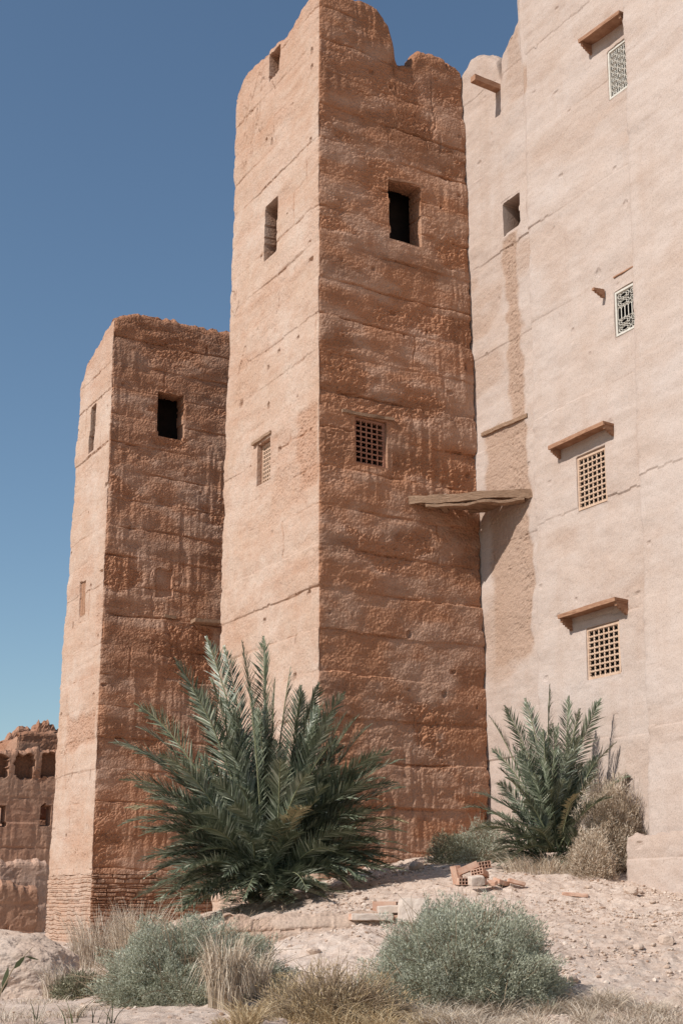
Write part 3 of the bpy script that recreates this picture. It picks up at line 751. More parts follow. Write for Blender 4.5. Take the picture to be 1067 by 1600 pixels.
# ============================================================ LUMPS, ROCKS
def lump(name, c, r, seed, mat, res=(40, 28), amp=.25, freq=1.6, sq=.7, parent=None):
    """rounded broken mass: superellipsoid with noise, c = centre of the foot"""
    nu, nv = res; u = np.linspace(0, 2*math.pi, nu, endpoint=False); v = np.linspace(-.25, math.pi/2, nv)
    Uu, Vv = np.meshgrid(u, v)
    pw = lambda x: np.sign(x)*np.abs(x)**sq
    d = np.stack([pw(np.cos(Vv))*pw(np.cos(Uu)), pw(np.cos(Vv))*pw(np.sin(Uu)), pw(np.sin(Vv))], 2).reshape(-1, 3)
    n = amp*fbm(d*freq+seed*3.1, 4, seed)+amp*.35*fbm(d*freq*5, 4, seed+3)
    V = d*(1+n[:, None])*np.asarray(r)+np.asarray(c)
    i = np.arange(nu*nv).reshape(nv, nu); nx = np.roll(i, -1, 1)
    q = np.stack([i[:-1].ravel(), nx[:-1].ravel(), nx[1:].ravel(), i[1:].ravel()], 1)
    z = np.zeros(len(V))
    return link(name, np_mesh(name, V, q, {'wear_shade': np.clip(fbm(V*2.5, 3, 5)+.3, 0, 1)*.6, 'tint': z}), mat, parent, None if parent else tuple(c))
c = at(30, 1538, 18.3); c[2] = G(c[0], c[1])-.1
c[0] -= .95
o = lump('mud_mound', c, (1.66, .9, .86), 3, M['mud'], (240, 140), .13, 1.6, .6)
tag(o, 'pale lumpy mound of melted mud wall at the lower left, its broken end in shade', 'mound')

# terrace bank of beaten earth below the bricks
x0, x1 = at(330, 1500, 18.6), at(668, 1500, 18.9)
dd = (x1-x0)[:2]; dl_ = np.linalg.norm(dd); dd /= dl_; nn_ = np.array([-dd[1], dd[0]])
def ab2(P2): return ab_of(np.append(P2, 0.))
F = [x0[:2], x1[:2], x1[:2]+nn_*.9, x0[:2]+nn_*.9]; Ft = [x0[:2]+nn_*.25, x1[:2]+nn_*.25, x1[:2]+nn_*1.1, x0[:2]+nn_*1.1]
tr = Shell([ab2(f) for f in F], [ab2(f) for f in Ft], .3, 1.5)
tr.prof[0] = [tuple(tr.uv(0, *q)) for q in [(345, 1442), (430, 1437), (470, 1432), (540, 1430), (620, 1429), (660, 1430)]]
h0, h1 = tr.prof[0][0][1], tr.prof[0][-1][1]
tr.prof[0] = [(0, h0)]+tr.prof[0]+[(1, h1)]; tr.prof[1] = h1; tr.prof[2] = [(0, h1), (1, h0)]; tr.prof[3] = h0
o = tr.build('terrace_wall', M['mud'], None, [.02, .05, .2, .05], .9, .02, T=.3, seed=131, round_=.15, gd=.07, rough=1.0, course=.26, jag=.03, roof_drop=.3, top_r=.12, amp=1.0, drips=.3)
slab('earth_fill', [(float(q[0]), float(q[1])) for q in (F[0]+nn_*.35, F[1]+nn_*.35, F[2]+nn_*.1, F[3]+nn_*.1)], min(h0, h1)-.06, M['mud'], o)
tag(o, 'low pale beaten-earth terrace wall with two crack lines below the brick stack', 'terrace wall')

# gravel: one uncountable mass; the larger rocks one by one
ico_v = np.array([[0, 0, 1], [.894, 0, .447], [.276, .851, .447], [-.724, .526, .447], [-.724, -.526, .447], [.276, -.851, .447],
                  [.724, .526, -.447], [-.276, .851, -.447], [-.894, 0, -.447], [-.276, -.851, -.447], [.724, -.526, -.447], [0, 0, -1]])
ico_f = np.array([[0, 1, 2], [0, 2, 3], [0, 3, 4], [0, 4, 5], [0, 5, 1], [1, 6, 2], [2, 7, 3], [3, 8, 4], [4, 9, 5], [5, 10, 1],
                  [6, 7, 2], [7, 8, 3], [8, 9, 4], [9, 10, 5], [10, 6, 1], [11, 7, 6], [11, 8, 7], [11, 9, 8], [11, 10, 9], [11, 6, 10]])
N = 30000
gx = rng.uniform(-5.2, 6.2, N*4); gy = rng.uniform(12.2, 27.5, N*4)
dens = np.where(gx > 0.2-.05*(gy-12), 1., .22)*(.12+.88*sst(fbm(np.stack([gx, gy, gx*0], 1)*.9, 4, 77), -.05, .35))
# nothing inside the walls
ra = (gx-C0[0])*dA[0]+(gy-C0[1])*dA[1]; rb = (gx-C0[0])*dB[0]+(gy-C0[1])*dB[1]
ok = (rng.random(len(gx)) < dens*.9) & ~((ra > -.1) & (rb > -.1)) & ~((rb > 3.5) & (ra > -2.2)) & ~((rb > 2.8) & (ra > -5.6) & (ra < -2)) & ~(rb > 2.7)
gx, gy = gx[ok][:N], gy[ok][:N]; N = len(gx)
sz = .0035+.028*rng.random(N)**9+.008*rng.random(N)
V = ico_v[None]*(1+.75*(rng.random((N, 12, 1))-.5)); V = V*(sz[:, None, None])*(np.array([1, 1, .62])*(1+.5*(rng.random((N, 1, 3))-.5)))
th = rng.random(N)*6.28; cth, sth = np.cos(th)[:, None], np.sin(th)[:, None]
V = np.stack([V[..., 0]*cth-V[..., 1]*sth, V[..., 0]*sth+V[..., 1]*cth, V[..., 2]], 2)
V += np.stack([gx, gy, gz(gx, gy)+sz*.25], 1)[:, None]
Fc = (ico_f[None]+(np.arange(N)*12)[:, None, None]).reshape(-1, 3)
k = NT('gravel'); t_ = k.attr('tint')
M['gravel'] = k.fin(k.mix(.5, k.ramp(t_, [(0, (.36, .23, .16)), (.5, (.53, .40, .31)), (1, (.62, .51, .42))]), k.ramp(k.noise(30, 4, .7), [(.3, .7), (.7, 1.1)]), 'MULTIPLY'), .9)
o = link('gravel', np_mesh('gravel', V.reshape(-1, 3), Fc, {'tint': np.repeat(rng.random(N), 12)}), M['gravel'])
tag(o, 'loose gravel and rubble crumbs strewn over the slope', 'gravel', None, 'stuff')

def rock_mesh(seed):
    r_ = np.random.default_rng(seed); nu, nv = 14, 9
    u = np.linspace(0, 2*math.pi, nu, endpoint=False); v = np.linspace(-math.pi/2+.15, math.pi/2-.15, nv); Uu, Vv = np.meshgrid(u, v)
    d = np.stack([np.cos(Vv)*np.cos(Uu), np.cos(Vv)*np.sin(Uu), np.sin(Vv)], 2).reshape(-1, 3)
    for _ in range(7):   # chop facets
        n = r_.normal(size=3); n /= np.linalg.norm(n); c_ = .62+.2*r_.random(); s_ = d@n; d = d-np.where(s_ > c_, s_-c_, 0)[:, None]*n
    d = d*(1+.12*fbm(d*2.5+seed, 3, seed))[:, None]*np.array([1, .8, .6])
    i = np.arange(nu*nv).reshape(nv, nu); nx = np.roll(i, -1, 1)
    q = np.stack([i[:-1].ravel(), nx[:-1].ravel(), nx[1:].ravel(), i[1:].ravel()], 1)
    m = len(d); d = np.vstack([d, [0, 0, -.58], [0, 0, .55]]); t = [[m, (j+1) % nu, j] for j in range(nu)]+[[m+1, (nv-1)*nu+j, (nv-1)*nu+(j+1) % nu] for j in range(nu)]
    me = np_mesh('rock', d, [q, np.array(t)]); me.materials.append(M['stone']); return me
rocks = [rock_mesh(s_) for s_ in range(6)]
def rock(px, py, size, label, i=0, group=None, sink=.25):
    P = ray_ground(px, py); o = bpy.data.objects.new('rock', rocks[i % 6]); COL.objects.link(o)
    o.location = (P[0], P[1], P[2]+size*(.6-sink)); o.scale = (size,)*3; o.rotation_euler = (0, 0, (i*1.7) % 6.28)
    return tag(o, label, 'rock', group)
def ray_ground(px, py):
    """first point of the terrain under a pixel of the photograph"""
    Ys = np.arange(12.5, 34, .05); pts = np.array([at(px, py, y) for y in Ys]); g = gz0(pts[:, 0], pts[:, 1])
    w = np.where(pts[:, 2] < g)[0]
    k_ = w[0] if len(w) else len(Ys)-1
    P = pts[k_]; return np.array([P[0], P[1], G(P[0], P[1])])
rock(489, 1488, .10, 'single rounded cobble lodged in the terrace wall crack', 0)
rock(503, 1350, .26, 'large dark rock at the foot of the tall tower, right of the big palm', 1) if False else None
rock(650, 1362, .17, 'dark rock in the palm shadow at the foot of the tall tower', 1)
rock(470, 1406, .12, 'pale stone just under the big palm', 2)
rock(420, 1408, .10, 'flat stone at the big palm base', 3)
rock(985, 1402, .15, 'angular rock alone on the slope left of the plinth', 4)
rock(1040, 1478, .13, 'smooth rounded stone at the right edge of the slope', 5)
_r = np.random.default_rng(3); cnt = 0
for i in range(400):
    px, py = _r.uniform(560, 1060), _r.uniform(1380, 1560)
    if py < 1365+.0*px or (600 < px < 880 and py > 1410) or (px < 690 and py > 1425): continue
    rock(px, py, .025+.07*_r.random()**4, 'small broken stone lying among the gravel of the right-hand slope', i, 'stones on the rubble slope'); cnt += 1
    if cnt >= 46: break
for i in range(16):
    px, py = _r.uniform(440, 640), _r.uniform(1385, 1424)
    rock(px, py, .03+.05*_r.random()**2, 'small broken stone under the big palm beside the terrace', i, 'stones below the big palm')

# ============================================================ BRICKS AND SLABS
def hollow_brick(loc, rot, label, size=(.15, .10, .10), n=(4, 2), cell_axis=0):
    """clay block: long axis x, open cells run along x"""
    hx, hy, hz = size; ny, nz = n
    mb = MB(); I = np.eye(3); wth = .011
    for i in range(ny+1): mb.box((0, -hy+2*hy*i/ny*(1-.0)-(wth/2 if i == ny else (-wth/2 if i == 0 else 0)), 0), I, (hx, wth/2, hz))
    for j in range(nz+1):
        zc = -hz+2*hz*j/nz-(wth/2 if j == nz else (-wth/2 if j == 0 else 0))
        for i in range(ny):
            ya, yb = -hy+2*hy*i/ny, -hy+2*hy*(i+1)/ny
            mb.box((0, (ya+yb)/2, zc), I, (hx-.001, (yb-ya)/2-wth*(.75), wth/2-.0005))
    o = link('hollow_brick', mb.mesh('hollow_brick'), M['brick']); o.location = loc; o.rotation_euler = tuple(R(a) for a in rot)
    return tag(o, label, 'brick')
def worn_block(name, loc, rot, size, mat, label, cat, seed):
    n = 9; g = np.linspace(-1, 1, n); V = []; F_ = []; 
    mb = MB()
    for ax_ in range(3):
        for sg in (-1, 1):
            A_, B_ = np.meshgrid(g, g); Q = np.zeros((n*n, 3)); Q[:, ax_] = sg; o1, o2 = [a for a in range(3) if a != ax_]
            Q[:, o1] = A_.ravel(); Q[:, o2] = B_.ravel()
            Q = Q/np.maximum(1, (np.abs(Q)**14).sum(1)**(1/14))[:, None]
            Q2 = Q*np.asarray(size); Q2 = Q2+np.stack([fbm(Q2*9+s_*7+seed, 3, seed+s_) for s_ in range(3)], 1)*.014
            i = np.arange(n*n).reshape(n, n); q = np.stack([i[:-1, :-1].ravel(), i[:-1, 1:].ravel(), i[1:, 1:].ravel(), i[1:, :-1].ravel()], 1)
            mb.add(Q2, q)
    o = link(name, mb.mesh(name), mat); o.location = loc; o.rotation_euler = tuple(R(a) for a in rot)
    return tag(o, label, cat)
def GP(px, py, dz): 
    P = ray_ground(px, py); P[2] += dz; return tuple(P)
Pb = ray_ground(728, 1386); zb0 = Pb[2]
def near(P, dx, dy, dz): return (P[0]+dx, P[1]+dy, G(P[0]+dx, P[1]+dy)*0+zb0+dz)
for i_, (f_, sz_, lb) in enumerate(((.06, .07, 'flat reddish stone at the left end of the plank canopy'), (.30, .06, 'pale pebble lying on the plank canopy, near its left end'), (.36, .045, 'smaller pebble on the plank canopy beside the pale one'))):
    q_ = A+(B-A)*f_+inn*.12; o = bpy.data.objects.new('rock', rocks[i_]); COL.objects.link(o); o.location = tuple(q_+up*(.135+sz_*.3)); o.scale = (sz_,)*3; tag(o, lb, 'rock')
hollow_brick(near(Pb, -.14, .05, .16), (0, 78, 25), 'red hollow brick leaning upright at the left of the pile', (.14, .09, .045), (3, 1))
hollow_brick(near(Pb, -.05, .02, .06), (0, 2, -80), 'lowest hollow brick with its square cells facing out, under the leaning one', (.14, .10, .055), (4, 2))
hollow_brick(near(Pb, .20, .06, .06), (4, 0, -8), 'hollow brick lying flat at the bottom right of the pile', (.13, .09, .05), (4, 2))
hollow_brick(near(Pb, .22, -.03, .17), (12, -12, -115), 'hollow brick in the middle of the pile, cells facing the camera', (.15, .10, .05), (4, 2))
hollow_brick(near(Pb, .02, .04, .25), (-10, -22, 12), 'dusty hollow brick sloping across the top of the pile', (.17, .10, .05), (4, 2))
hollow_brick(near(Pb, .26, .14, .30), (8, -6, -70), 'topmost hollow brick with eight dark cells facing out', (.14, .11, .055), (4, 2))
worn_block('brick_fragment', near(Pb, .55, -.05, .05), (12, 10, 40), (.12, .09, .035), M['brick'], 'broken red brick piece to the right of the pile', 'brick', 5)
worn_block('brick_fragment', near(Pb, .78, -.12, .04), (-8, 14, 10), (.14, .05, .03), M['brick'], 'thin brick shard farther right on the slope', 'brick', 6)
worn_block('brick_fragment', near(Pb, .38, -.30, .03), (5, -10, 70), (.10, .07, .03), M['brick'], 'brick chip in front of the pile', 'brick', 8)
worn_block('concrete_block', near(Pb, .12, -.42, .06), (8, -6, 15), (.11, .09, .07), M['slab'], 'pale dusty block in front of the brick pile', 'block', 9)
worn_block('brick_fragment', GP(898, 1402, .03), (5, 4, -5), (.20, .05, .025), M['brick'], 'long red brick strip lying alone on the slope', 'brick', 12)
zt = h0
Ps = at(600, 1425, 19.2); ztop = zt+.02
def st(px, Y, dz): P = at(px, 1425, Y); return (P[0], Y, ztop+dz)
worn_block('concrete_slab', st(580, 19.15, .055), (0, 0, 4), (.29, .17, .045), M['slab'], 'flat pale slab at the bottom left of the stack', 'slab', 15)
worn_block('concrete_slab', st(611, 19.3, .05), (0, 2, -3), (.20, .16, .03), M['brick'], 'thin red slab wedged low in the stack', 'slab', 16)
worn_block('concrete_slab', st(609, 19.25, .155), (0, -2, 3), (.17, .14, .055), M['slab'], 'upper pale slab resting on the flat slabs', 'slab', 17)
worn_block('concrete_slab', st(645, 19.0, .12), (-12, 3, -2), (.205, .13, .17), M['slab'], 'big pale slab standing tilted at the right of the stack', 'slab', 18)
hollow_brick(st(602, 19.55, .19), (0, 0, -12), 'orange hollow brick behind the upper pale slab', (.17, .09, .075), (2, 3))
worn_block('brick_fragment', st(552, 19.1, .05), (0, 6, 60), (.06, .05, .04), M['brick'], 'small red brick stub at the left end of the stack', 'brick', 19)
worn_block('brick_fragment', st(677, 19.2, .14), (0, -8, 25), (.12, .08, .035), M['brick'], 'red brick piece right of the tilted slab', 'brick', 20)

# ============================================================ PALMS
def frond_mesh(P0, P2, arch, seed, n=62, ll=.42, wid=.030, side=0., dry=False):
    r_ = np.random.default_rng(seed)
    P0, P2 = np.asarray(P0, float), np.asarray(P2, float); L = np.linalg.norm(P2-P0)
    hd = P2-P0; hd[2] = 0
    P1 = P0+(P2-P0)*.62+np.array([0, 0, arch*L*1.15]) - hd*.10
    t = np.linspace(0, 1, 26)[:, None]; C = P0*(1-t)**2+P1*2*t*(1-t)+P2*t*t
    rb_ = MB(); rb_.tube(C, np.linspace(.026, .004, 26)*(L/3.5)**.5, 5)
    s_ = np.linspace(.16, .995, n)[:, None]
    Q = P0*(1-s_)**2+P1*2*s_*(1-s_)+P2*s_*s_; Tn = 2*(1-s_)*(P1-P0)+2*s_*(P2-P1); Tn /= np.linalg.norm(Tn, axis=1)[:, None]
    rollv = np.array([math.cos(seed*2.1)*.5, math.sin(seed*2.1)*.5, 1.]); S = np.cross(Tn, rollv); S /= np.linalg.norm(S, axis=1)[:, None]; Nn = np.cross(S, Tn)
    env = (np.sin(np.clip(s_*1.05, 0, 1)*math.pi)**.55*.8+.2)*np.where(s_ > .9, 1-(s_-.9)*4, 1)
    V, Fq, TI = [], [], []; base = 0
    for sg in (-1, 1):
        ang = R(52)-R(20)*s_+R(16)*(r_.random((n, 1))-.5); lift = R(24)+R(34)*(r_.random((n, 1))-.5)
        D = Tn*np.cos(ang)+(S*sg*np.cos(lift)+Nn*np.sin(lift))*np.sin(ang); D /= np.linalg.norm(D, axis=1)[:, None]
        ln = ll*env*(.75+.45*r_.random((n, 1)))*(L/3.6)**.35
        wv = np.cross(D, Nn+.7*S*sg*(r_.random((n, 1)))); wv /= np.linalg.norm(wv, axis=1)[:, None]+1e-9
        dr = np.array([0, 0, -1.])*ln*(.10 if not dry else .3)
        a = Q; m1 = Q+D*ln*.4+dr*.2; tip = Q+D*ln+dr; w_ = wid*.5*(.8+.4*r_.random((n, 1)))
        vv = np.stack([a-wv*w_*.4, a+wv*w_*.4, m1+wv*w_, m1-wv*w_, tip+wv*.001, tip-wv*.001], 1).reshape(-1, 3)
        b_ = np.arange(n)*6+base; Fq.append(np.stack([b_, b_+1, b_+2, b_+3], 1)); Fq.append(np.stack([b_+3, b_+2, b_+4, b_+5], 1))
        V.append(vv); base += len(vv); TI.append(np.repeat(np.clip(.5+.5*r_.normal(size=n)*.5, 0, 1), 6))
    return rb_.mesh('stalk', smooth=True), np_mesh('frond', np.concatenate(V), np.concatenate(Fq), {'tint': np.concatenate(TI)})
def palm(root, base, tips, rnd, seed, ll, wid=.03, dry_ids=()):
    r_ = np.random.default_rng(seed); k_ = 0
    # fibrous stump
    mb = MB()
    for i in range(7):
        a = i*2.4; q = np.array(base)+np.array([math.cos(a)*.22, math.sin(a)*.18, -.2]); mb.tube([q, q+np.array([math.cos(a)*.06, math.sin(a)*.06, .22]), q+np.array([math.cos(a)*.08, math.sin(a)*.08, .36])], [.09, .08, .03], 8)
    link('stump', mb.mesh('stump'), M['fibre'], root)
    def one(P0, P2, arch, s_, dry=False):
        rm, fm = frond_mesh(P0, P2, arch, s_, n=int(48+9*np.linalg.norm(np.asarray(P2)-P0)), ll=ll, wid=wid, dry=dry)
        f = link('frond', fm, M['palm_dry'] if dry else M['palm'], root)
        if dry: tag(f, 'yellowed dry frond', None)
        link('stalk', rm, M['rachis'], f)
    for (px, py, Y, arch) in tips:
        P2 = at(px, py, Y); g = G(P2[0], P2[1])+.06; P2[2] = max(P2[2], g)
        P0 = np.array(base)+np.array([r_.uniform(-.22, .22), r_.uniform(-.2, .2), .25]); P0 = P0+(P2-P0)*np.array([.05, .05, 0])
        one(P0, P2, arch, seed+k_, k_ in dry_ids); k_ += 1
    for (n, el0, el1, l0, l1, arch) in rnd:
        for i in range(n):
            az = 2*math.pi*(i+r_.random()*.8)/n+el0; el = R(r_.uniform(el0, el1)); L_ = r_.uniform(l0, l1)
            P0 = np.array(base)+np.array([r_.uniform(-.25, .25), r_.uniform(-.2, .2), .25])
            P2 = P0+L_*np.array([math.cos(az)*math.cos(el), .8*math.sin(az)*math.cos(el), math.sin(el)])
            P2[2] = max(P2[2], G(P2[0], P2[1])+.12)
            # keep the blades out of the tower
            q_ = P2[:2]-C0[:2]; aa, bb = q_@dA[:2], q_@dB[:2]
            if aa > -.35 and bb > -.35: P2[:2] -= dA[:2]*(aa+.45) if aa < bb else dB[:2]*(bb+.45)
            one(P0, P2, arch*r_.uniform(.7, 1.3), seed+200+k_, False); k_ += 1
pb = at(420, 1398, 23.6); pb[2] = G(pb[0], pb[1])
pm = thing('date_palm', 'large bushy date palm without a trunk, growing against the tall tower', 'palm', pb)
Yb = 23.6
tips1 = [(322, 995, Yb-.3, .05), (412, 995, Yb+.4, .03), (378, 1002, Yb+.2, .03), (350, 1010, Yb, .04), (273, 1028, Yb-.4, .08), (454, 1042, Yb-.6, .05), (470, 1072, Yb, .05), (430, 1060, Yb-.8, .04),
         (498, 1068, Yb-.3, .07), (538, 1082, Yb-.5, .10), (560, 1118, Yb-.8, .11), (580, 1132, Yb-.5, .13), (612, 1172, Yb-.6, .15), (600, 1215, Yb-1.0, .2),
         (636, 1285, Yb-.9, .27), (618, 1362, Yb-.8, .30), (572, 1376, Yb-1.2, .30), (630, 1345, Yb-.5, .22),
         (212, 1100, Yb-.5, .16), (172, 1160, Yb-.3, .20), (215, 1136, Yb, .16), (188, 1218, Yb-.6, .24), (186, 1290, Yb-.4, .28), (196, 1262, Yb-.9, .24), (224, 1345, Yb-.6, .26), (226, 1372, Yb-.9, .28), (242, 1410, Yb-1.0, .28),
         (300, 1075, Yb-1, .1), (330, 1060, Yb-1.0, .06), (390, 1075, Yb-1.2, .05), (250, 1180, Yb-1.3, .2), (520, 1160, Yb-1.4, .12), (480, 1210, Yb-1.7, .15),
         (478, 1262, Yb-1.9, .22), (300, 1300, Yb-1.9, .25), (350, 1370, Yb-1.8, .3), (455, 1398, Yb-1.6, .25), (510, 1388, Yb-1.5, .25), (400, 1392, Yb-1.8, .28), (270, 1390, Yb-1.4, .25), (320, 1405, Yb-1.5, .25), (285, 1415, Yb-1.7, .22), (350, 1412, Yb-2.0, .26), (380, 1408, Yb-2.1, .3), (430, 1406, Yb-2.0, .26), (545, 1385, Yb-1.2, .24), (240, 1385, Yb-1.2, .2), (262, 1365, Yb-1.6, .2), (300, 1360, Yb-2.0, .2), (480, 1392, Yb-2.0, .22), (520, 1330, Yb-1.9, .18)]
palm(pm, pb, tips1, [(14, 58, 80, 2.4, 3.5, .05), (20, 32, 60, 2.0, 3.0, .14), (16, 8, 32, 1.7, 2.5, .24), (9, -8, 6, 1.3, 2.0, .30)], 300, .46, .027, (33, 14, 23, 40))
# the inner thicket of the clump: beyond the hundred fronds that show
ms = MB(); ti_ = []; _r = np.random.default_rng(88)
for i in range(170):
    az = _r.uniform(0, 6.283); el = R(_r.uniform(-6, 62)); L_ = _r.uniform(1.3, 2.5)*(1 if el > R(20) else .9)
    P0 = np.array(pb)+np.array([_r.uniform(-.3, .3), _r.uniform(-.3, .2), .2]); P2 = P0+L_*np.array([1.05*math.cos(az)*math.cos(el), .8*math.sin(az)*math.cos(el), math.sin(el)])
    arc_ = _r.uniform(.12, .3)
    if i >= 150: P2 = at(_r.uniform(560, 642), _r.uniform(1130, 1375), Yb-_r.uniform(.5, 1.3)); arc_ = _r.uniform(.12, .26)
    elif i >= 60:
        if i < 84: P2 = at(_r.uniform(232, 560), _r.uniform(1388, 1425), Yb-_r.uniform(1.2, 2.3)); arc_ = _r.uniform(.03, .12)
        elif i < 96: P2 = at(_r.uniform(195, 300), _r.uniform(1170, 1390), Yb-_r.uniform(0, 1.2))
        elif i < 104: P2 = at(_r.uniform(525, 622), _r.uniform(1180, 1370), Yb-_r.uniform(.6, 1.4))
        else:
            an = R(_r.uniform(-4, 128) if i < 138 else _r.uniform(128, 184)); fr_ = _r.uniform(.68, .97); P2 = at(412+212*fr_*math.cos(an), 1385-330*fr_*math.sin(an), Yb-_r.uniform(.2, 1.3)); arc_ = .04+.20*abs(math.cos(an))
    P2[2] = max(P2[2], G(P2[0], P2[1])+.08); q_ = P2[:2]-C0[:2]; aa, bb = q_@dA[:2], q_@dB[:2]
    if aa > -.3 and bb > -.3: P2[:2] -= dA[:2]*(aa+.4)
    rm, fm = frond_mesh(P0, P2, arc_, 900+i, n=int(44+9*L_), ll=.44, wid=.027)
    vv = np.empty(len(fm.vertices)*3); fm.vertices.foreach_get('co', vv); ff = np.empty(len(fm.loops), np.int32); fm.loops.foreach_get('vertex_index', ff)
    tt_ = np.empty(len(fm.vertices)); fm.attributes['tint'].data.foreach_get('value', tt_); ti_.append(tt_)
    ms.add(vv.reshape(-1, 3), ff.reshape(-1, 4)); bpy.data.meshes.remove(rm); bpy.data.meshes.remove(fm)
o = link('inner_fronds', ms.mesh('inner_fronds', {'tint': np.concatenate(ti_)}), M['palm'], pm); o['kind'] = 'stuff'
pb2 = at(862, 1350, 24.0); pb2[2] = G(pb2[0], pb2[1])
pm2 = thing('date_palm', 'smaller open date palm in front of the pale wall, right of the towers', 'palm', pb2)
Y2 = 24.0
tips2 = [(858, 1070, Y2, .02), (820, 1092, Y2-.2, .03), (888, 1088, Y2+.2, .02), (938, 1092, Y2, .05), (905, 1108, Y2-.3, .03), (788, 1103, Y2-.1, .06), (763, 1118, Y2, .09), (962, 1160, Y2, .10),
         (740, 1238, Y2-.2, .16), (722, 1262, Y2-.5, .22), (735, 1300, Y2-.6, .25), (985, 1212, Y2-.2, .17), (778, 1200, Y2-.3, .14), (768, 1170, Y2-.1, .12), (790, 1215, Y2-.8, .15), (930, 1190, Y2-.5, .1), (848, 1140, Y2-.5, .04),
         (872, 1130, Y2-.6, .04), (812, 1160, Y2-.6, .07), (905, 1150, Y2-.6, .06), (900, 1240, Y2-1.0, .18), (840, 1330, Y2-.9, .25), (800, 1340, Y2-.8, .25), (890, 1355, Y2-.7, .2), (780, 1285, Y2-.7, .2)]
palm(pm2, pb2, tips2, [(9, 55, 80, 1.2, 2.2, .05), (12, 15, 50, 1.0, 1.7, .15), (9, -5, 20, .8, 1.4, .25)], 700, .38, .021, (20,))

ms = MB(); ti_ = []; _r = np.random.default_rng(99)
for i in range(52):
    an = R(_r.uniform(-4, 184)); fr_ = _r.uniform(.45, .9)
    if i >= 34: an = R(_r.uniform(-14, 8) if i % 2 else _r.uniform(172, 194)); fr_ = _r.uniform(.25, .95)
    P2 = at(858+112*fr_*math.cos(an), 1340-245*fr_*math.sin(an), Y2-_r.uniform(-.1, .8)); P2[2] = max(P2[2], G(P2[0], P2[1])+.08)
    P0 = np.array(pb2)+np.array([_r.uniform(-.15, .15), _r.uniform(-.15, .1), .04])
    rm, fm = frond_mesh(P0, P2, .04+.2*abs(math.cos(an)), 1200+i, n=52, ll=.36, wid=.021)
    vv = np.empty(len(fm.vertices)*3); fm.vertices.foreach_get('co', vv); ff = np.empty(len(fm.loops), np.int32); fm.loops.foreach_get('vertex_index', ff)
    tt_ = np.empty(len(fm.vertices)); fm.attributes['tint'].data.foreach_get('value', tt_); ti_.append(tt_)
    ms.add(vv.reshape(-1, 3), ff.reshape(-1, 4)); bpy.data.meshes.remove(rm); bpy.data.meshes.remove(fm)
o = link('inner_fronds', ms.mesh('inner_fronds', {'tint': np.concatenate(ti_)}), M['palm'], pm2); o['kind'] = 'stuff'
# ============================================================ SHRUBS AND GRASS
def leaf_cloud(c, r, n, seed, ll, lw, up=.5, lump_=.22, fill=.45, droop=0.):
    """many leaf-sized blades through a lumpy dome; c = foot centre, r = radii"""
    r_ = np.random.default_rng(seed); d = r_.normal(size=(n, 3)); d[:, 2] = np.abs(d[:, 2])*.9; d /= np.linalg.norm(d, axis=1)[:, None]
    rad = 1+lump_*1.5*fbm(d*1.7+seed, 3, seed)+lump_*1.5*fbm(d*5.5+seed, 3, seed+4)
    rr = rad*(1-fill*r_.random(n)**1.6)
    P = d*rr[:, None]*np.asarray(r)+np.asarray(c)
    D = d*.8+np.array([0, 0, up])+r_.normal(size=(n, 3))*.55; D /= np.linalg.norm(D, axis=1)[:, None]
    Wv = np.cross(D, r_.normal(size=(n, 3))); Wv /= np.linalg.norm(Wv, axis=1)[:, None]
    l_ = ll*(.6+.8*r_.random((n, 1))); w_ = lw*(.6+.8*r_.random((n, 1)))
    gz_ = gz0(P[:, 0], P[:, 1]); P[:, 2] = np.maximum(P[:, 2], gz_-.02)
    V = np.stack([P-Wv*w_*.5, P+D*l_*.5+Wv*w_*.5-Wv*w_*.0, P+D*l_, P+D*l_*.5-Wv*w_*.5], 1).reshape(-1, 3)
    b_ = np.arange(n)*4; q = np.stack([b_, b_+1, b_+2, b_+3], 1)
    return V, q, np.repeat(np.clip(.45+.28*r_.normal(size=n)+.3*fbm(P*3, 2, seed+9), 0, 1), 4)
def twigs(c, r, n, seed, rad=.004, over=1.2):
    r_ = np.random.default_rng(seed+5); mb = MB(); c = np.asarray(c, float)
    for i in range(n):
        d = r_.normal(size=3); d[2] = abs(d[2])+.15; d /= np.linalg.norm(d); e = c+d*np.asarray(r)*r_.uniform(.7, over)
        p0 = c+np.array([d[0]*r[0]*.25, d[1]*r[1]*.25, -.05]); m = (p0+e)/2+r_.normal(size=3)*.05*r[0]+np.array([0, 0, .06*r[2]])
        t = np.linspace(0, 1, 6)[:, None]; mb.tube(p0*(1-t)**2+m*2*t*(1-t)+e*t*t, np.linspace(rad*1.8, rad*.6, 6), 3)
        for k__ in range(2):
            q = p0*.25+m*.5+e*.25 if k__ else p0*.1+m*.35+e*.55; f = e+r_.normal(size=3)*.18*np.asarray(r); mb.tube([q, (q+f)/2+np.array([0, 0, .02]), f], [rad, rad*.8, rad*.5], 3)
    return mb
def shrub(name, label, px, py, Y, r, n, mat, seed, ll=.045, lw=.012, tw=120, twm='twig', up=.5, cat='shrub', fill=.45, group=None, lump_=.22, sink=.05):
    c = at(px, py, Y); c[2] = G(c[0], c[1])-sink
    t = thing(name, label, cat, c, group)
    V, q, ti = leaf_cloud(c, r, n, seed, ll, lw, up, lump_, fill)
    link('foliage', np_mesh('foliage', V, q, {'tint': ti}), M[mat], t)
    mb = twigs(c, r, tw, seed); link('stems', mb.mesh('stems'), M[twm], t)
    return t
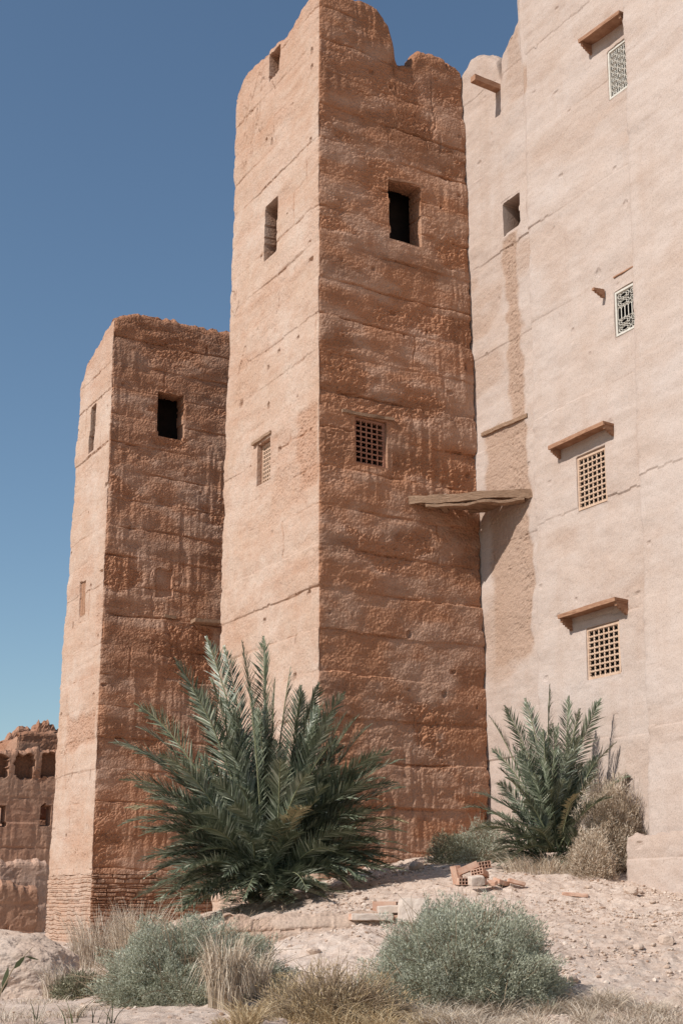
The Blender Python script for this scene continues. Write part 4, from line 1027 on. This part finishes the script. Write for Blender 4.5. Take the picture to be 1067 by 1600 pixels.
def blades(c, n, seed, spread, h, lean, width, curl=.6, dirn=None):
    """ribbon grass blades"""
    r_ = np.random.default_rng(seed); S_ = 6
    a = r_.random(n)*6.283; rr = np.sqrt(r_.random(n)); p = np.stack([c[0]+np.cos(a)*rr*spread[0], c[1]+np.sin(a)*rr*spread[1]], 1)
    z0 = gz0(p[:, 0], p[:, 1])-.02; hh = h*(.45+.75*r_.random(n)); la = a+r_.normal(size=n)*.8; ln = lean*(.3+r_.random(n))*hh
    t = np.linspace(0, 1, S_)
    X = p[:, 0, None]+np.cos(la)[:, None]*ln[:, None]*t**1.8; Y = p[:, 1, None]+np.sin(la)[:, None]*ln[:, None]*t**1.8
    Zz = z0[:, None]+hh[:, None]*(t-curl*.5*t**3*(.4+r_.random(n))[:, None])
    wa = r_.random(n)*6.283; w_ = width*(1-t)**.6*.5+.0006
    ox = np.cos(wa)[:, None]*w_; oy = np.sin(wa)[:, None]*w_
    V = np.stack([np.stack([X-ox, Y-oy, Zz], 2), np.stack([X+ox, Y+oy, Zz], 2)], 2).reshape(-1, 3)
    b_ = (np.arange(n)*S_*2)[:, None]+np.arange(S_-1)[None]*2; b_ = b_.ravel(); q = np.stack([b_, b_+1, b_+3, b_+2], 1)
    return V, q, np.repeat(r_.random(n), S_*2)
def tuft(name, label, px, py, Y, n, seed, spread, h, lean, width, mat, cat='grass', curl=.6, kind=None, group=None):
    c = at(px, py, Y); c[2] = G(c[0], c[1]); V, q, ti = blades(c, n, seed, spread, h, lean, width, curl)
    o = link(name, np_mesh(name, V, q, {'tint': ti}), M[mat], None, tuple(c)); return tag(o, label, cat, group, kind)

# the two big grey-green bushes in front
shrub('shrub', 'wide grey-green desert bush at the lower left, under the big palm', 300, 1565, 15.2, (1.06, .8, .84), 130000, 'sage', 401, .034, .0085, 380)
shrub('shrub', 'round grey-green desert bush at the lower centre right, below the bricks', 730, 1572, 14.4, (.93, .8, .90), 130000, 'sage', 411, .034, .0085, 380)
shrub('dry_shrub', 'rusty brown half-dead bush left of the round grey-green bush', 520, 1600, 13.6, (.75, .45, .50), 15000, 'rust', 421, .05, .006, 420, 'twig', .7, fill=.8)
shrub('dry_shrub', 'large beige dry bush between the small palm and the plinth', 958, 1362, 23.6, (.62, .5, 1.45), 30000, 'dry', 431, .07, .009, 260, 'twig', .5)
shrub('dry_shrub', 'low beige dry bush in front of the taller one by the plinth', 925, 1366, 22.9, (.42, .4, .75), 9000, 'dry', 436, .06, .009, 90, 'twig', .5)
shrub('shrub', 'small dull green bush at the foot of the tall tower', 712, 1350, 25.0, (.50, .4, .55), 9000, 'olive', 441, .05, .012, 60)
shrub('shrub', 'small pale olive bush between the tower foot and the small palm', 752, 1345, 24.8, (.60, .4, .75), 10000, 'sage', 446, .05, .010, 90)
shrub('shrub', 'little green weed bush beside the mud mound', 128, 1545, 16.8, (.34, .3, .28), 5000, 'olive', 451, .045, .012, 40)
# straw
tuft('dry_grass', 'drooping straw-coloured grass tuft in front of the left bush', 352, 1594, 14.1, 1300, 461, (.17, .14), .98, .22, .010, 'dry', curl=1.2)
tuft('dry_grass', 'thin straw tuft at the right edge of the left bush', 398, 1575, 14.6, 350, 463, (.14, .1), .75, .25, .008, 'dry', curl=.8)
tuft('dry_grass', 'tall dry grass at the stone foot of the left tower', 155, 1500, 20.5, 800, 465, (.40, .3), .85, .35, .008, 'straw', curl=.5)
tuft('dry_grass', 'tall dry grass rising behind the left bush', 215, 1500, 20.0, 700, 467, (.36, .3), .95, .3, .008, 'dry', curl=.5)
tuft('dry_grass', 'dry grass between the mud mound and the left bush', 120, 1540, 17.0, 700, 469, (.40, .25), .5, .5, .008, 'straw', curl=.7)
tuft('dry_grass', 'sparse dead stalks against the pale wall above the beige bush', 965, 1345, 23.9, 14, 471, (.6, .2), 1.9, .25, .007, 'dry', curl=.1)
tuft('dry_grass', 'low straw in front of the small palm', 855, 1372, 23.3, 900, 473, (.75, .35), .42, 1.1, .008, 'dry', curl=.8)
# low weeds of the foreground: nobody could count them
cc = []
def meadow(name, label, boxes, mat, seed, h, width):
    Vs, Qs, Ts = [], [], []; n0 = 0
    r_ = np.random.default_rng(seed); cl = []
    for (px, py, Y, n, sx, sy) in boxes:
        c = at(px, py, Y); m = max(6, n//160)
        for _ in range(m): cl.append((c[0]+r_.uniform(-sx, sx), c[1]+r_.uniform(-sy, sy), int(n/m*r_.uniform(.4, 1.5)), r_.uniform(.06, .22), h*r_.uniform(.4, 1.4)))
    for i, (cx, cy, n, sx, hh) in enumerate(cl):
        V, q, ti = blades((cx, cy), n, seed+i, (sx, sx), hh, 1.1, width, .8); Vs.append(V); Qs.append(q+n0); Ts.append(ti); n0 += len(V)
    o = link(name, np_mesh(name, np.concatenate(Vs), np.concatenate(Qs), {'tint': np.concatenate(Ts)}), M[mat]); tag(o, label, 'grass', None, 'stuff')
meadow('dry_weeds', 'fine pale dry weeds along the bottom right foreground', [(860, 1600, 13.4, 9000, 1.3, .8), (1010, 1600, 13.4, 5000, .8, .7), (760, 1600, 13.2, 3500, .5, .4)], 'straw', 481, .22, .006)
meadow('weeds', 'fine rusty weeds at the bottom centre', [(470, 1605, 13.1, 1500, .8, .35), (600, 1605, 13.0, 1500, .5, .3)], 'rust', 491, .25, .006)
meadow('sparse_grass', 'sparse dry tufts on the sandy ground at the lower left', [(60, 1600, 13.2, 300, .6, .4), (160, 1600, 14, 260, .5, .5), (40, 1560, 16.5, 260, .6, .5)], 'straw', 495, .16, .006)

# dark reeds close to the camera at the lower left
rd = thing('reed', 'dark leaning reed stalk close to the camera at the lower left corner', 'reed', (at(-14, 1640, 8.0)[0], 8., G(-2, 8)))
mb = MB(); pts = [at(-30, 1660, 8), at(-14, 1600, 8), at(2, 1550, 8), at(20, 1515, 8), at(40, 1492, 8.05), at(52, 1480, 8.1)]
mb.tube(pts, [.006, .006, .005, .004, .003, .002], 5); link('stalk', mb.mesh('stalk'), M['twig'], rd)
for (p, q, w_) in [((4, 1552), (14, 1510), .035), ((22, 1514), (40, 1494), .03), ((40, 1494), (62, 1500), .012), ((2, 1552), (-10, 1520), .03)]:
    P, Q = at(*p, 8), at(*q, 8.02); D = Q-P; sdd = np.cross(D, [0, 1, .3]); sdd /= np.linalg.norm(sdd)
    V = [P, P+D*.35+sdd*w_/2, P+D*.75+sdd*w_/3, Q, P+D*.75-sdd*w_/3, P+D*.35-sdd*w_/2]
    m2 = MB(); m2.add(np.array(V), [[0, 1, 2, 5], [5, 2, 3, 4]]); me = m2.mesh('leaf', {'tint': [.4]*6}); link('leaf', me, M['reed'], rd)
for i, (x, y, h) in enumerate([(60, 1600, .30), (112, 1600, .28), (150, 1598, .22), (175, 1596, .3)]):
    tuft('green_reed', 'thin green reed sprouts rising at the bottom left edge', x, y, 12.9, 7, 520+i, (.06, .04), h, .7, .012, 'reed', 'reed', .3, None, 'reed sprouts at the bottom left')
